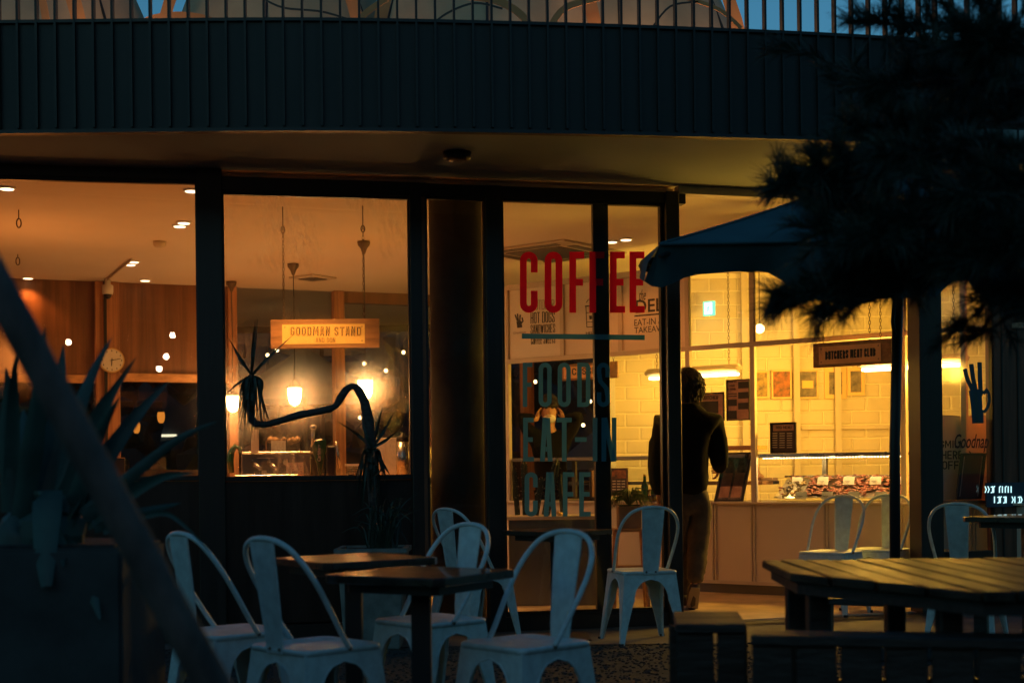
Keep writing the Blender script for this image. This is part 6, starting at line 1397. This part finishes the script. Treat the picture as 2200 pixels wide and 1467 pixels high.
for k in range(18): rp.ico(c+V3((random.uniform(-.04, .03), random.uniform(-.03, .03), random.uniform(-.05, .06))), random.uniform(.012, .022), 1, jit=.2)
tag(ob('gold_ornament', rp, 'jar_gold', smooth=True), 'shiny golden ornament on the cabinet behind the letters CAFE', 'ornament')
# stool with a spider plant
sx_, sy_ = PX(1352, 10.9, 1140), 10.9; zs_ = P(1352, 1135, 10.8).z
so = thing('wooden_stool', 'small wooden stool carrying a potted spider plant by the door', 'stool', (sx_, sy_, FLZ))
ob('seat', MB().box(sx_-.13, sx_+.13, sy_-.13, sy_+.13, zs_-.025, zs_), 'wood_rail', so, bevel=.005)
for a in (-1, 1):
    for b in (-1, 1): ob('leg', MB().tube([(sx_+a*.10, sy_+b*.10, zs_-.0255), (sx_+a*.13, sy_+b*.13, FLZ)], [.018, .014], 8), 'wood_rail', so)
ob('stretcher', MB().tube([(sx_-.115, sy_-.115, .35), (sx_+.115, sy_-.115, .35)], .01, 8), 'wood_rail', so)
zp_ = zs_+.0; pp_ = thing('plant_pot', 'plain box pot of the spider plant on the stool', 'pot', (sx_, sy_, zp_)); ob('body', MB().box(sx_-.09, sx_+.09, sy_-.09, sy_+.09, zp_, zp_+.17), 'box_brown', pp_, bevel=.006); ob('soil', MB().box(sx_-.08, sx_+.08, sy_-.08, sy_+.08, zp_+.1705, zp_+.178), 'ground', pp_)
spd = thing('spider_plant', 'green spider plant with arching leaves above the blue chair', 'plant', (sx_, sy_, zp_+.17)); q = MB()
for k in range(70):
    a = random.uniform(0, 2*math.pi); L = random.uniform(.1, .22); h = random.uniform(.05, .14); c = V3((sx_, sy_, zp_+.17)); d = V3((math.cos(a), math.sin(a), 0))
    q.blade([c, c+d*L*.3+V3((0, 0, h)), c+d*L*.7+V3((0, 0, h*.9)), c+d*L+V3((0, 0, h*.1-.03))], [.006, .012, .010, .001], .2, side=V3((d.y, -d.x, .3)))
ob('leaves', q, 'leaf_green', spd)

# ------------------------------------------------------------------ right window display
RP = FR.shifted(-.35)
picture('smile_poster', 'cream SMILE THERE IS COFFEE poster behind the right window', 'poster', RP, 1992, 2150, 892, 1180, 'paper', 'kiosk_trim', .01, 0, None, [("SMILE!", 2017, 2078, 946, 962, 'ink'), ("THERE'S", 2010, 2084, 968, 986, 'ink'), ("COFFEE", 2010, 2084, 990, 1008, 'ink')])
RP2 = FR.shifted(-.2)
fb = thing('framed_menu', 'dark framed menu board leaning inside the right window', 'menu', RP2.h3(2085, 1073)); b_ = RP2.h3(2052, 1073); u = RP2.h3(2105, 1073)-b_; u.z = 0; v = RP2.h3(2072, 973)-b_-RP2.n*.05; nn = RP2.n*.02
fr_ = MB(); fr_.ob(b_, u, v*.05, nn); fr_.ob(b_+v*.95, u, v*.05, nn); fr_.ob(b_+v*.0501, u*.09, v*.8998, nn); fr_.ob(b_+v*.0501+u*.91, u*.09, v*.8998, nn); ob('frame', fr_, 'black', fb); ob('board', MB().ob(b_+u*.05+v*.03, u*.9, v*.94, nn*.5), 'menu_dark', fb)
ob('inner_rule', MB().ob(b_+u*.12+v*.07+nn*.55, u*.03, v*.86, nn*.1).ob(b_+u*.85+v*.07+nn*.55, u*.03, v*.86, nn*.1), 'kiosk_trim', fb)
ob('shelf', RP2.box(MB(), 2008, 2130, 1074, 1082, -.1, .12), 'wood_rail', fb)
ns = thing('neon_reflection', 'glowing stand-in for a blurred blue white neon reflection at the right edge', 'sign', FR.h3(2160, 1085, .03)); ob('panel', FR.box(MB(), 2112, 2215, 1036, 1088, .028, .04), 'far_blue', ns)  # emissive strokes on a panel stand in for neon reflected on the glass
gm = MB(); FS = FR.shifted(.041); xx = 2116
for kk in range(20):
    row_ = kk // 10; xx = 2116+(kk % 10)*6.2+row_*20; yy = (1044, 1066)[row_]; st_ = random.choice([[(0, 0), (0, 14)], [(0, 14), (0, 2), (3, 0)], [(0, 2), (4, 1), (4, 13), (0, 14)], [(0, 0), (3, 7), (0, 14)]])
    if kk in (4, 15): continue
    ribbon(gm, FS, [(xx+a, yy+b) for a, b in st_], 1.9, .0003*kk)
ob('lettering', gm, 'neon_mirrored', ns)

print('objects', len(bpy.data.objects))
